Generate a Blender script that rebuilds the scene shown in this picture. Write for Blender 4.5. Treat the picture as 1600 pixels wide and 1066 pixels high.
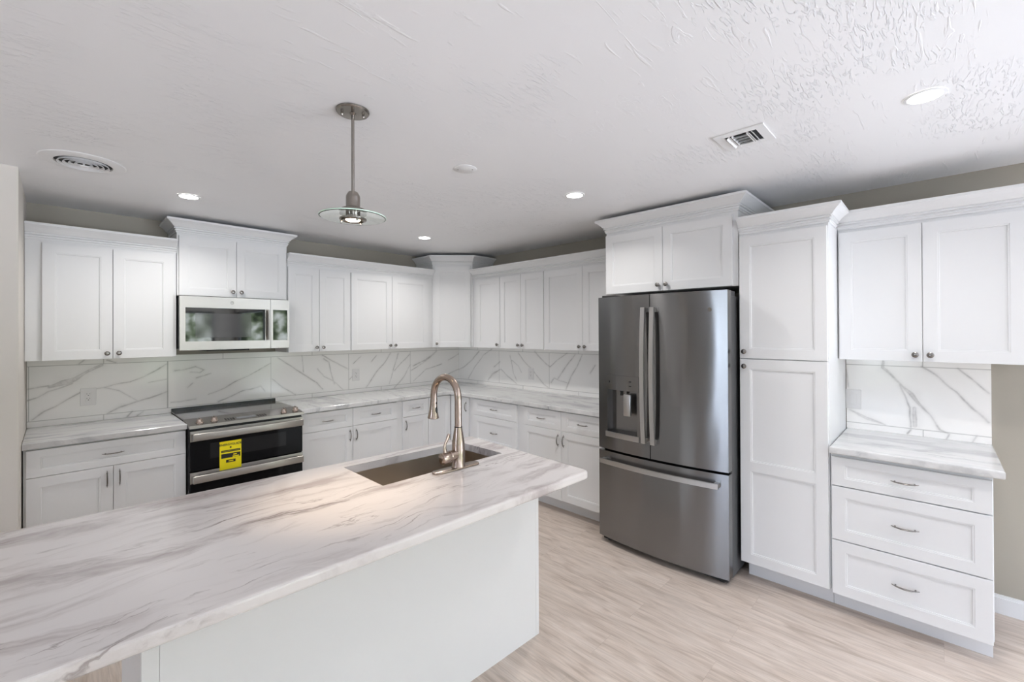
import bpy, bmesh, math, random
import numpy as np
from mathutils import Vector, Matrix

for o in list(bpy.data.objects):
    bpy.data.objects.remove(o, do_unlink=True)
SC = bpy.context.scene
COL = SC.collection
PI = math.pi
random.seed(7)

# ------------------------------------------------------------------ camera
F = Vector((0.7187639905569088, 0.6952413054872973, 0.004225283780566891))
R = Vector((0.695254138694068, -0.7187499044994394, -0.004500823348675958))
U = Vector((9.223598693569894e-05, -0.006172675786482091, 0.9999809446015245))
cam_data = bpy.data.cameras.new('camera')
cam = bpy.data.objects.new('camera', cam_data)
COL.objects.link(cam)
M = Matrix.Identity(4)
for i in range(3):
    M[i][0] = R[i]; M[i][1] = U[i]; M[i][2] = -F[i]
M[0][3], M[1][3], M[2][3] = -3.58745, -4.41840, 1.54816
cam.matrix_world = M
cam_data.sensor_width = 36
cam_data.lens = 688.67 / 1600 * 36
cam_data.shift_y = (515.676 - 533) / 1600
cam_data.clip_start = 0.05
SC.camera = cam

# ------------------------------------------------------------------ world, exposure
SC.view_settings.view_transform = 'Standard'
SC.view_settings.look = 'None'
SC.view_settings.gamma = 1
SC.view_settings.exposure = 0.56
SC.cycles.max_bounces = 10
SC.cycles.diffuse_bounces = 6
SC.cycles.glossy_bounces = 5
SC.cycles.caustics_reflective = False
SC.cycles.caustics_refractive = False
SC.cycles.sample_clamp_indirect = 6

world = bpy.data.worlds.new('garden_daylight')
SC.world = world
world.use_nodes = True
wn, wl = world.node_tree.nodes, world.node_tree.links
wn.clear()
wo = wn.new('ShaderNodeOutputWorld'); wb = wn.new('ShaderNodeBackground')
tc = wn.new('ShaderNodeTexCoord'); sx = wn.new('ShaderNodeSeparateXYZ')
wl.new(tc.outputs['Generated'], sx.inputs[0])
ns = wn.new('ShaderNodeTexNoise'); ns.inputs['Scale'].default_value = 34; ns.inputs['Detail'].default_value = 8; ns.inputs['Roughness'].default_value = .7
wl.new(tc.outputs['Generated'], ns.inputs['Vector'])
leaf = wn.new('ShaderNodeValToRGB')
e = leaf.color_ramp.elements
e[0].position = .44; e[0].color = (.02, .035, .02, 1)
e[1].position = .62; e[1].color = (.92, 1.0, 1.0, 1)
x_ = e.new(.52); x_.color = (.20, .27, .16, 1)
wl.new(ns.outputs['Fac'], leaf.inputs['Fac'])
lx_ = wn.new('ShaderNodeMath'); lx_.operation = 'MULTIPLY_ADD'; lx_.inputs[1].default_value = -.28   # unseen tree line, lowered to the left to brighten reflections
wl.new(sx.outputs['X'], lx_.inputs[0]); wl.new(sx.outputs['Z'], lx_.inputs[2])
n2 = wn.new('ShaderNodeTexNoise'); n2.inputs['Scale'].default_value = 5
wl.new(tc.outputs['Generated'], n2.inputs['Vector'])
ma = wn.new('ShaderNodeMath'); ma.operation = 'MULTIPLY_ADD'; ma.inputs[1].default_value = .35
wl.new(n2.outputs['Fac'], ma.inputs[0]); wl.new(lx_.outputs[0], ma.inputs[2])
st = wn.new('ShaderNodeMapRange'); st.inputs['From Min'].default_value = .40; st.inputs['From Max'].default_value = .50
wl.new(ma.outputs[0], st.inputs['Value'])
mx = wn.new('ShaderNodeMixRGB'); mx.inputs['Color2'].default_value = (1.9, 2.2, 2.75, 1)
wl.new(st.outputs[0], mx.inputs['Fac']); wl.new(leaf.outputs[0], mx.inputs['Color1'])
# unseen paving below the horizon, brightened to throw low light indoors
gr = wn.new('ShaderNodeMapRange'); gr.inputs['From Min'].default_value = -.10; gr.inputs['From Max'].default_value = -.14
wl.new(sx.outputs['Z'], gr.inputs['Value'])
mg = wn.new('ShaderNodeMixRGB'); mg.inputs['Color2'].default_value = (1.8, 1.98, 2.3, 1)
wl.new(gr.outputs[0], mg.inputs['Fac']); wl.new(mx.outputs[0], mg.inputs['Color1'])
wl.new(mg.outputs[0], wb.inputs['Color'])
wb.inputs['Strength'].default_value = 6.2
wl.new(wb.outputs[0], wo.inputs[0])

H = 2.438
# unseen window openings, placed and sized for the light: (axis, wall coordinate, a0, a1, z0, z1)
XW, YW = -10.0, -11.0        # far sides of the open living room behind the camera
OPENINGS = [('y', YW, -2.1, -0.5, 0.0, 2.15), ('y', YW, -6.6, -4.9, 0.0, 2.15),
            ('x', XW, -10.4, -9.6, 0.0, 2.15), ('x', XW, -4.0, -3.0, 0.2, 2.15), ('x', 0.0, -10.8, -6.3, 0.0, 2.15)]
for ax, c, a0, a1, z0, z1 in OPENINGS:      # sampling portals in the window openings
    ld = bpy.data.lights.new('window_portal', 'AREA'); ld.shape = 'RECTANGLE'
    ld.size = abs(a1 - a0); ld.size_y = z1 - z0; ld.cycles.is_portal = True
    lo = bpy.data.objects.new('window_portal', ld); COL.objects.link(lo)
    if ax == 'y':
        lo.location = ((a0 + a1) / 2, c + .02, (z0 + z1) / 2); lo.rotation_euler = (PI / 2, 0, PI)
    else:
        lo.location = (c + (.02 if c < 0 else -.02), (a0 + a1) / 2, (z0 + z1) / 2); lo.rotation_euler = (PI / 2, 0, PI / 2)
    d = Vector((0, 1, 0)) if ax == 'y' else Vector((1 if c < 0 else -1, 0, 0))
    lo.rotation_euler = d.to_track_quat('-Z', 'Y').to_euler()

# ------------------------------------------------------------------ materials
def new_mat(name):
    m = bpy.data.materials.new(name); m.use_nodes = True
    return m, m.node_tree.nodes, m.node_tree.links, m.node_tree.nodes['Principled BSDF']

def plain(name, col, rough=.5, metal=0., spec=.5, coat=0., noise=.0, bump=0., bscale=200):
    m, n, l, b = new_mat(name)
    b.inputs['Roughness'].default_value = rough
    b.inputs['Metallic'].default_value = metal
    b.inputs['Specular IOR Level'].default_value = spec
    b.inputs['Coat Weight'].default_value = coat
    t = n.new('ShaderNodeTexCoord'); ns = n.new('ShaderNodeTexNoise')
    ns.inputs['Scale'].default_value = 3; ns.inputs['Detail'].default_value = 3
    l.new(t.outputs['Object'], ns.inputs['Vector'])
    mr = n.new('ShaderNodeMixRGB')
    mr.inputs['Color1'].default_value = (*[c * (1 - noise) for c in col], 1)
    mr.inputs['Color2'].default_value = (*[min(1, c * (1 + noise)) for c in col], 1)
    l.new(ns.outputs['Fac'], mr.inputs['Fac']); l.new(mr.outputs[0], b.inputs['Base Color'])
    if bump:
        nb = n.new('ShaderNodeTexNoise'); nb.inputs['Scale'].default_value = bscale
        l.new(t.outputs['Object'], nb.inputs['Vector'])
        bp = n.new('ShaderNodeBump'); bp.inputs['Strength'].default_value = bump; bp.inputs['Distance'].default_value = .002
        l.new(nb.outputs['Fac'], bp.inputs['Height']); l.new(bp.outputs[0], b.inputs['Normal'])
    return m

def emit(name, col, s):
    m, n, l, b = new_mat(name)
    b.inputs['Base Color'].default_value = (*col, 1)
    b.inputs['Emission Color'].default_value = (*col, 1)
    b.inputs['Emission Strength'].default_value = s
    return m

WHITE = plain('cabinet_white_paint', (.76, .765, .77), .32, noise=.01)
KICK = plain('toe_kick_white', (.74, .745, .76), .4, noise=.01)
NICKEL = plain('brushed_nickel', (.41, .33, .28), .24, metal=1)
LAMPN = plain('lamp_nickel', (.30, .275, .25), .22, metal=1)
KNOBM = plain('dark_nickel', (.27, .255, .24), .22, metal=1)
BLACK = plain('black_enamel', (.012, .012, .013), .25)
BLACKG = plain('black_glass', (.006, .006, .007), .03, spec=.7)
OVENG = plain('oven_black_glass', (.006, .006, .007), .05, spec=.14)
OVENW = plain('oven_window_glass', (.018, .018, .019), .06, spec=.2)
DARK = plain('dark_void', (.02, .02, .02), .7)
CASE = plain('fridge_case_grey', (.085, .086, .09), .42)
PLASTIC = plain('white_plastic', (.78, .765, .75), .45)
SLOT = plain('outlet_slots', (.03, .03, .03), .5)
CEILW = plain('ceiling_fitting_white', (.80, .80, .80), .45)
YELLOW = plain('yellow_paper', (.95, .80, .0), .5)
INK = plain('black_ink', (.015, .015, .012), .5)
LENS = emit('led_lens', (1, .98, .95), 14)
HALO = emit('halogen_glow', (1, .80, .52), 30)
LCD = plain('display_glass', (.16, .17, .18), .08)
GREYG = plain('inner_window_glass', (.055, .055, .06), .05)
WALL = plain('beige_wall_shaded', (.375, .345, .29), .6, bump=.15, bscale=60)  # wall beige darkened to stand in for shade above the cabinets
WALLE = plain('beige_end_wall_lit', (.67, .63, .58), .6, bump=.15, bscale=60)  # the same beige kept lighter for the lit end wall
FRAMEW = plain('window_frame_dark', (.05, .05, .05), .4)

def steel(name, col, rough, aniso=.9, wav=0.0):
    """sheet metal brushed sideways: reflections smear up and down; faint roll waves"""
    m, n, l, b = new_mat(name)
    b.inputs['Base Color'].default_value = (*col, 1)
    b.inputs['Metallic'].default_value = 1
    b.inputs['Roughness'].default_value = rough
    if wav:
        t = n.new('ShaderNodeTexCoord'); m2 = n.new('ShaderNodeMapping'); m2.inputs['Scale'].default_value = (5, 5, 1.6)
        l.new(t.outputs['Object'], m2.inputs['Vector'])
        nw = n.new('ShaderNodeTexNoise'); nw.inputs['Scale'].default_value = 1; nw.inputs['Detail'].default_value = 1
        l.new(m2.outputs[0], nw.inputs['Vector'])
        b2 = n.new('ShaderNodeBump'); b2.inputs['Strength'].default_value = 1; b2.inputs['Distance'].default_value = wav
        l.new(nw.outputs['Fac'], b2.inputs['Height']); l.new(b2.outputs[0], b.inputs['Normal'])
    tg = n.new('ShaderNodeCombineXYZ'); tg.inputs['Z'].default_value = 1; tg.inputs['X'].default_value = .001
    l.new(tg.outputs[0], b.inputs['Tangent'])
    b.inputs['Anisotropic'].default_value = aniso
    return m

STEEL = steel('fridge_steel', (.25, .25, .252), .21, .95, .004)
STEELL = steel('light_steel', (.40, .38, .35), .34, .8)
SINKS = steel('sink_steel', (.56, .50, .43), .28, .7)
HANDLE = plain('handle_steel', (.56, .55, .54), .30, metal=1)
TOPM = plain('cooktop_grey_glass', (.075, .066, .058), .07, spec=.7)

def stone(name, base, streak, axis=0, amount=1., seed=0., blot=(.70, .655, .65)):
    m, n, l, b = new_mat(name)
    b.inputs['Roughness'].default_value = .13
    b.inputs['Specular IOR Level'].default_value = .5
    t = n.new('ShaderNodeTexCoord')
    wn_ = n.new('ShaderNodeTexNoise'); wn_.inputs['Scale'].default_value = 4.5; wn_.inputs['Detail'].default_value = 5
    l.new(t.outputs['Object'], wn_.inputs['Vector'])
    wc = n.new('ShaderNodeVectorMath'); wc.operation = 'SUBTRACT'; wc.inputs[1].default_value = (.5, .5, .5); l.new(wn_.outputs['Color'], wc.inputs[0])
    ws = n.new('ShaderNodeVectorMath'); ws.operation = 'SCALE'; ws.inputs['Scale'].default_value = .13; l.new(wc.outputs[0], ws.inputs[0])
    warp = n.new('ShaderNodeVectorMath'); warp.operation = 'ADD'; l.new(t.outputs['Object'], warp.inputs[0]); l.new(ws.outputs[0], warp.inputs[1])
    def streaks(along, across, scale, detail, dist, off, rot=.0):
        mp = n.new('ShaderNodeMapping')
        sc = [across, across, across * .35]; sc[axis] = along
        mp.inputs['Scale'].default_value = sc
        mp.inputs['Location'].default_value = (off + seed, off * 1.7, seed)
        mp.inputs['Rotation'].default_value = (0, 0, rot)
        l.new(warp.outputs[0], mp.inputs['Vector'])
        s = n.new('ShaderNodeTexNoise'); s.inputs['Scale'].default_value = scale
        s.inputs['Detail'].default_value = detail; s.inputs['Distortion'].default_value = dist
        s.inputs['Roughness'].default_value = .6
        l.new(mp.outputs[0], s.inputs['Vector'])
        return s
    def ramp(src, a, b_):
        r = n.new('ShaderNodeMapRange'); r.inputs['From Min'].default_value = a; r.inputs['From Max'].default_value = b_
        r.interpolation_type = 'SMOOTHSTEP'
        l.new(src.outputs[0], r.inputs['Value']); return r
    def mul(a, k):
        q = n.new('ShaderNodeMath'); q.operation = 'MULTIPLY'
        l.new(a.outputs[0], q.inputs[0])
        if isinstance(k, float): q.inputs[1].default_value = k
        else: l.new(k.outputs[0], q.inputs[1])
        return q
    s1 = streaks(1.1, 5.5, 1, 10, 1.6, 3, .07)       # broad bands
    s2 = streaks(2.4, 22, 1, 9, 1.8, 11, -.05)      # fine streaks
    s3 = streaks(1.4, 3.2, 1, 3, .3, 23)           # where streaks gather
    f1 = mul(ramp(s1, .46, .70), .85 * amount)
    f2 = mul(mul(ramp(s2, .54, .70), ramp(s3, .46, .62)), .8 * amount)
    c1 = n.new('ShaderNodeMixRGB'); c1.inputs['Color1'].default_value = (*base, 1); c1.inputs['Color2'].default_value = (*blot, 1)
    l.new(f1.outputs[0], c1.inputs['Fac'])
    c2 = n.new('ShaderNodeMixRGB'); c2.inputs['Color2'].default_value = (*streak, 1)
    l.new(c1.outputs[0], c2.inputs['Color1']); l.new(f2.outputs[0], c2.inputs['Fac'])
    s4 = streaks(1.0, 9, 1, 5, .8, 41, .12); s5 = streaks(1.1, 3.5, 1, 3, .4, 57)      # hairline veins
    sb = n.new('ShaderNodeMath'); sb.operation = 'SUBTRACT'; sb.inputs[1].default_value = .5; l.new(s4.outputs['Fac'], sb.inputs[0])
    ab = n.new('ShaderNodeMath'); ab.operation = 'ABSOLUTE'; l.new(sb.outputs[0], ab.inputs[0])
    f3 = mul(mul(ramp(ab, .014, .0), ramp(s5, .50, .62)), .62 * amount)
    c3 = n.new('ShaderNodeMixRGB'); c3.inputs['Color2'].default_value = (*streak, 1)
    l.new(c2.outputs[0], c3.inputs['Color1']); l.new(f3.outputs[0], c3.inputs['Fac'])
    l.new(c3.outputs[0], b.inputs['Base Color'])
    return m

STONE_I = stone('island_marble', (.70, .665, .65), (.24, .20, .19), 0, 1.1, 4.0, (.44, .39, .38))
STONE_X = stone('counter_marble_long_wall', (.60, .595, .59), (.19, .195, .21), 0, 1.2, 1.0, (.33, .335, .35))
STONE_Y = stone('counter_marble_side_wall', (.70, .70, .695), (.26, .27, .29), 1, 1.1, 2.0, (.45, .455, .46))

def wood_floor():
    m, n, l, b = new_mat('oak_plank_floor')
    b.inputs['Roughness'].default_value = .38
    b.inputs['Specular IOR Level'].default_value = .35
    t = n.new('ShaderNodeTexCoord')
    mp = n.new('ShaderNodeMapping'); mp.inputs['Rotation'].default_value = (0, 0, PI / 2)
    l.new(t.outputs['Object'], mp.inputs['Vector'])
    br = n.new('ShaderNodeTexBrick')
    br.inputs['Scale'].default_value = 1; br.offset = .37
    br.inputs['Brick Width'].default_value = 1.22; br.inputs['Row Height'].default_value = .18
    br.inputs['Mortar Size'].default_value = .0006
    br.inputs['Color1'].default_value = (0, 0, 0, 1); br.inputs['Color2'].default_value = (1, 1, 1, 1)
    br.inputs['Mortar'].default_value = (.5, .5, .5, 1)
    l.new(mp.outputs[0], br.inputs['Vector'])
    def grain(al, ac, det, dist, loc=0):
        g = n.new('ShaderNodeMapping'); g.inputs['Scale'].default_value = (ac, al, 1); g.inputs['Location'].default_value = (loc, loc, 0)
        l.new(t.outputs['Object'], g.inputs['Vector'])
        ad = n.new('ShaderNodeVectorMath'); ad.operation = 'ADD'
        sc = n.new('ShaderNodeVectorMath'); sc.operation = 'SCALE'; sc.inputs['Scale'].default_value = 7.0
        l.new(br.outputs['Color'], sc.inputs[0]); l.new(g.outputs[0], ad.inputs[0]); l.new(sc.outputs[0], ad.inputs[1])
        q = n.new('ShaderNodeTexNoise'); q.inputs['Scale'].default_value = 1; q.inputs['Detail'].default_value = det
        q.inputs['Distortion'].default_value = dist; l.new(ad.outputs[0], q.inputs['Vector']); return q
    g1 = grain(2.2, 15, 9, 1.8); g2 = grain(7, 130, 4, .3, 5); g3 = grain(.9, 5, 2, .4, 9)
    r1 = n.new('ShaderNodeValToRGB'); e = r1.color_ramp.elements
    e[0].position = .22; e[0].color = (.41, .33, .27, 1)
    e[1].position = .80; e[1].color = (.69, .61, .545, 1)
    k = e.new(.5); k.color = (.60, .51, .44, 1)
    l.new(g1.outputs['Fac'], r1.inputs['Fac'])
    m2 = n.new('ShaderNodeMixRGB'); m2.blend_type = 'MULTIPLY'; m2.inputs['Fac'].default_value = .55
    rr = n.new('ShaderNodeMapRange'); rr.inputs['From Min'].default_value = .3; rr.inputs['From Max'].default_value = .6; rr.inputs['To Min'].default_value = .68
    l.new(g2.outputs['Fac'], rr.inputs['Value']); l.new(r1.outputs[0], m2.inputs['Color1']); l.new(rr.outputs[0], m2.inputs['Color2'])
    m3 = n.new('ShaderNodeMixRGB'); m3.blend_type = 'MULTIPLY'; m3.inputs['Fac'].default_value = .35
    r3 = n.new('ShaderNodeMapRange'); r3.inputs['From Min'].default_value = .3; r3.inputs['From Max'].default_value = .7; r3.inputs['To Min'].default_value = .75; r3.inputs['To Max'].default_value = 1.1
    l.new(g3.outputs['Fac'], r3.inputs['Value']); l.new(m2.outputs[0], m3.inputs['Color1']); l.new(r3.outputs[0], m3.inputs['Color2'])
    m4 = n.new('ShaderNodeMixRGB'); m4.blend_type = 'MULTIPLY'; m4.inputs['Color2'].default_value = (.62, .58, .55, 1)
    fm = n.new('ShaderNodeMath'); fm.operation = 'MULTIPLY'; fm.inputs[1].default_value = .6
    l.new(br.outputs['Fac'], fm.inputs[0]); l.new(fm.outputs[0], m4.inputs['Fac']); l.new(m3.outputs[0], m4.inputs['Color1'])
    l.new(m4.outputs[0], b.inputs['Base Color'])
    bp = n.new('ShaderNodeBump'); bp.inputs['Strength'].default_value = .12; bp.inputs['Distance'].default_value = .002
    l.new(g2.outputs['Fac'], bp.inputs['Height']); l.new(bp.outputs[0], b.inputs['Normal'])
    return m
FLOOR = wood_floor()

def ceiling_mat():
    m, n, l, b = new_mat('skip_trowel_ceiling')
    b.inputs['Base Color'].default_value = (.85, .85, .855, 1)
    b.inputs['Roughness'].default_value = .42
    b.inputs['Specular IOR Level'].default_value = .45
    t = n.new('ShaderNodeTexCoord')
    def layer(scx, scy, rot, th0, th1, det=5, dist=1.2):
        mp = n.new('ShaderNodeMapping'); mp.inputs['Scale'].default_value = (scx, scy, 1); mp.inputs['Rotation'].default_value = (0, 0, rot)
        l.new(t.outputs['Object'], mp.inputs['Vector'])
        q = n.new('ShaderNodeTexNoise'); q.inputs['Scale'].default_value = 1; q.inputs['Detail'].default_value = det; q.inputs['Distortion'].default_value = dist
        l.new(mp.outputs[0], q.inputs['Vector'])
        r = n.new('ShaderNodeMapRange'); r.interpolation_type = 'SMOOTHSTEP'
        r.inputs['From Min'].default_value = th0; r.inputs['From Max'].default_value = th1
        l.new(q.outputs['Fac'], r.inputs['Value']); return r
    a = layer(5, 26, .45, .60, .68, 6, 1.6)
    c = layer(11, 52, .7, .55, .62, 7, 2.0)
    d = layer(2.2, 2.2, 0, .45, .62, 2, .2)
    mm = n.new('ShaderNodeMath'); mm.operation = 'MULTIPLY'; l.new(c.outputs[0], mm.inputs[0]); l.new(d.outputs[0], mm.inputs[1])
    ad = n.new('ShaderNodeMath'); ad.operation = 'ADD'; ah = n.new('ShaderNodeMath'); ah.operation = 'MULTIPLY'; ah.inputs[1].default_value = .35; l.new(a.outputs[0], ah.inputs[0])
    l.new(ah.outputs[0], ad.inputs[0]); l.new(mm.outputs[0], ad.inputs[1])
    bp = n.new('ShaderNodeBump'); bp.inputs['Strength'].default_value = .8; bp.inputs['Distance'].default_value = .003
    l.new(ad.outputs[0], bp.inputs['Height']); l.new(bp.outputs[0], b.inputs['Normal'])
    return m
CEIL = ceiling_mat()

def tile_mat():
    m, n, l, b = new_mat('veined_marble_tile')
    b.inputs['Roughness'].default_value = .10
    at = n.new('ShaderNodeAttribute'); at.attribute_name = 'vein'; at.attribute_type = 'GEOMETRY'
    sp = n.new('ShaderNodeSeparateColor'); l.new(at.outputs['Color'], sp.inputs[0])
    t = n.new('ShaderNodeTexCoord'); q = n.new('ShaderNodeTexNoise'); q.inputs['Scale'].default_value = 30; q.inputs['Detail'].default_value = 6
    l.new(t.outputs['Object'], q.inputs['Vector'])
    r = n.new('ShaderNodeMapRange'); r.inputs['From Min'].default_value = .3; r.inputs['From Max'].default_value = .6; r.inputs['To Min'].default_value = .55
    l.new(q.outputs['Fac'], r.inputs['Value'])
    mu = n.new('ShaderNodeMath'); mu.operation = 'MULTIPLY'; l.new(sp.outputs[0], mu.inputs[0]); l.new(r.outputs[0], mu.inputs[1])
    c1 = n.new('ShaderNodeMixRGB'); c1.inputs['Color1'].default_value = (.92, .905, .88, 1); c1.inputs['Color2'].default_value = (.34, .325, .31, 1)
    l.new(mu.outputs[0], c1.inputs['Fac'])
    c2 = n.new('ShaderNodeMixRGB'); c2.inputs['Color2'].default_value = (.36, .35, .33, 1)
    l.new(sp.outputs[1], c2.inputs['Fac']); l.new(c1.outputs[0], c2.inputs['Color1'])
    l.new(c2.outputs[0], b.inputs['Base Color'])
    return m
TILE = tile_mat()

def glass_mat():
    m, n, l, b = new_mat('green_edged_glass')
    b.inputs['Base Color'].default_value = (.93, .985, .955, 1)
    b.inputs['Transmission Weight'].default_value = 1
    b.inputs['Roughness'].default_value = .0
    b.inputs['IOR'].default_value = 1.45
    return m
GLASS = glass_mat()
RIM = plain('glass_rim_glow_green', (.72, .92, .78), .15)  # pale green stands in for bulb light glowing in the glass edge

# ------------------------------------------------------------------ helpers
def link(o, parent=None):
    COL.objects.link(o)
    if parent: o.parent = parent
    return o

def obj(name, bm, mat, parent=None, smooth=None, recalc=True):
    if recalc: bmesh.ops.recalc_face_normals(bm, faces=bm.faces)
    me = bpy.data.meshes.new(name); bm.to_mesh(me); bm.free()
    me.materials.append(mat)
    if smooth is not None:
        me.polygons.foreach_set('use_smooth', [True] * len(me.polygons))
        me.set_sharp_from_angle(angle=math.radians(smooth))
    return link(bpy.data.objects.new(name, me), parent)

def tag(o, label=None, cat=None, group=None, kind=None):
    if label: o['label'] = label
    if cat: o['category'] = cat
    if group: o['group'] = group
    if kind: o['kind'] = kind
    return o

def thing(name, label, cat, loc=(0, 0, 0), rz=0., group=None):
    o = bpy.data.objects.new(name, None); o.empty_display_size = .1
    o.location = loc; o.rotation_euler = (0, 0, rz); COL.objects.link(o)
    return tag(o, label, cat, group)

def box(b, x0, x1, y0, y1, z0, z1, bev=0., seg=1):
    r = bmesh.ops.create_cube(b, size=1)
    vs = r['verts']
    for v in vs:
        v.co = Vector((x0 + (v.co.x + .5) * (x1 - x0), y0 + (v.co.y + .5) * (y1 - y0), z0 + (v.co.z + .5) * (z1 - z0)))
    if bev:
        es = list({e for v in vs for e in v.link_edges})
        bmesh.ops.bevel(b, geom=es, offset=bev, segments=seg, affect='EDGES', profile=.5)

def bx(name, mat, parent, x0, x1, y0, y1, z0, z1, bev=.0008, seg=1):
    b = bmesh.new(); box(b, x0, x1, y0, y1, z0, z1, bev, seg)
    return obj(name, b, mat, parent)

def prism(b, pts, z0, z1, bev=0., seg=2):
    lo = [b.verts.new((x, y, z0)) for x, y in pts]; hi = [b.verts.new((x, y, z1)) for x, y in pts]
    n = len(pts); fs = [b.faces.new(lo[::-1]), b.faces.new(hi)]
    for i in range(n): fs.append(b.faces.new((lo[i], lo[(i + 1) % n], hi[(i + 1) % n], hi[i])))
    if bev:
        es = list({e for f in fs for e in f.edges})
        bmesh.ops.bevel(b, geom=es, offset=bev, segments=seg, affect='EDGES', profile=.5)

def lathe(b, prof, seg=24, mat=None, cap0=True, cap1=True):
    """prof: (radius, height) pairs; revolved about local Z, then moved by mat"""
    mat = mat or Matrix.Identity(4)
    rings = []
    for r, z in prof:
        rings.append([b.verts.new(mat @ Vector((r * math.cos(2 * PI * k / seg), r * math.sin(2 * PI * k / seg), z))) for k in range(seg)])
    for a, c in zip(rings, rings[1:]):
        for k in range(seg): b.faces.new((a[k], a[(k + 1) % seg], c[(k + 1) % seg], c[k]))
    if cap0: b.faces.new(rings[0][::-1])
    if cap1: b.faces.new(rings[-1])

def tube(b, pts, rad, seg=12, flat=1., up=(0, 0, 1)):
    pts = [Vector(p) for p in pts]; n = len(pts)
    rad = rad if isinstance(rad, (list, tuple)) else [rad] * n
    rings = []; prev = None
    for i, p in enumerate(pts):
        t = (pts[min(i + 1, n - 1)] - pts[max(i - 1, 0)]).normalized()
        s = t.cross(Vector(up) if prev is None else prev)
        if s.length < 1e-4: s = t.cross(Vector((1, 0, 0)))
        s.normalize(); w = s.cross(t).normalized(); prev = w
        rings.append([b.verts.new(p + s * math.cos(2 * PI * k / seg) * rad[i] + w * math.sin(2 * PI * k / seg) * rad[i] * flat) for k in range(seg)])
    for a, c in zip(rings, rings[1:]):
        for k in range(seg): b.faces.new((a[k], a[(k + 1) % seg], c[(k + 1) % seg], c[k]))
    b.faces.new(rings[0][::-1]); b.faces.new(rings[-1])

def offset_path(path, d):
    """2-D polyline moved to its right-hand side by d, mitred"""
    out = []; n = len(path)
    P = [Vector(p) for p in path]
    nr = []
    for i in range(n - 1):
        t = (P[i + 1] - P[i]).normalized(); nr.append(Vector((t.y, -t.x)))
    for i in range(n):
        if i == 0: out.append(P[0] + nr[0] * d)
        elif i == n - 1: out.append(P[-1] + nr[-1] * d)
        else:
            m = nr[i - 1] + nr[i]; m = m / m.length_squared * 2
            out.append(P[i] + m * d)
    return out

CROWN = [(0, -.014), (.006, -.014), (.006, -.003), (.012, 0), (.012, .006), (.0065, .008), (.0065, .013), (.018, .016), (.018, .021), (.013, .023), (.013, .027), (.020, .029), (.030, .041), (.044, .055), (.060, .067), (.066, .070), (.066, .085), (0, .085)]
def crown(name, path, z, parent=None, prof=CROWN):
    b = bmesh.new(); cols = []
    offs = [offset_path(path, o) for o, _ in prof]
    for i in range(len(path)):
        cols.append([b.verts.new((offs[k][i].x, offs[k][i].y, z + prof[k][1])) for k in range(len(prof))])
    m = len(prof)
    for a, c in zip(cols, cols[1:]):
        for k in range(m): b.faces.new((a[k], a[(k + 1) % m], c[(k + 1) % m], c[k]))
    b.faces.new(cols[0][::-1]); b.faces.new(cols[-1])
    return obj(name, b, WHITE, parent)

def shaker(name, parent, x0, x1, z0, z1, stile=.058, rail=None, y=0., t=.02, mid=None, mat=None):
    """frame-and-panel front: y is its outer face, it is t thick; mid = (z0,z1) of a middle rail"""
    rail = stile if rail is None else rail
    b = bmesh.new()
    xs = [x0 + .0012, x0 + stile, x1 - stile, x1 - .0012]
    zs = [z0 + .0012, z0 + rail] + ([mid[0], mid[1]] if mid else []) + [z1 - rail, z1 - .0012]
    g = [[b.verts.new((x, y, z)) for x in xs] for z in zs]
    for j in range(len(zs) - 1):
        for i in range(3):
            q = [g[j][i], g[j][i + 1], g[j + 1][i + 1], g[j + 1][i]]
            if i == 1 and j % 2 == 1:
                ring = q
                X0, X1, Z0, Z1 = xs[1], xs[2], zs[j], zs[j + 1]
                for ins, dep in ((.0010, .0016), (.0075, .0021), (.0087, .0075)):
                    nr = [b.verts.new(p) for p in ((X0 + ins, y + dep, Z0 + ins), (X1 - ins, y + dep, Z0 + ins), (X1 - ins, y + dep, Z1 - ins), (X0 + ins, y + dep, Z1 - ins))]
                    for k in range(4): b.faces.new((ring[k], ring[(k + 1) % 4], nr[(k + 1) % 4], nr[k]))
                    ring = nr
                b.faces.new(ring)
            else: b.faces.new(q)
    # outer ring, edge and back
    loop = [g[0][i] for i in range(4)] + [g[j][3] for j in range(1, len(zs))] + [g[-1][i] for i in (2, 1, 0)] + [g[j][0] for j in range(len(zs) - 2, 0, -1)]
    def mapv(v, yy):
        x = x0 if abs(v.co.x - xs[0]) < 1e-6 else x1 if abs(v.co.x - xs[3]) < 1e-6 else v.co.x
        z = z0 if abs(v.co.z - zs[0]) < 1e-6 else z1 if abs(v.co.z - zs[-1]) < 1e-6 else v.co.z
        return b.verts.new((x, yy, z))
    l1 = [mapv(v, y + .0012) for v in loop]; l2 = [mapv(v, y + t) for v in loop]; n = len(loop)
    for A, B in ((loop, l1), (l1, l2)):
        for k in range(n): b.faces.new((A[k], A[(k + 1) % n], B[(k + 1) % n], B[k]))
    b.faces.new(l2[::-1])
    return obj(name, b, mat or WHITE, parent)

_knob = _pull = None
def knob(parent, x, z, y=0.):
    """round mushroom knob"""
    global _knob
    if _knob is None:
        b = bmesh.new(); m = Matrix.Rotation(PI / 2, 4, 'X')
        lathe(b, [(.008, 0), (.008, .002), (.0055, .004), (.005, .012), (.009, .016), (.0148, .019), (.0155, .022), (.0145, .0255), (.010, .028), (.003, .029)], 20, m)
        o = obj('knob', b, KNOBM, parent, 40); _knob = o.data
    else:
        o = link(bpy.data.objects.new('knob', _knob), parent)
    o.location = (x, y, z); return o

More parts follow.
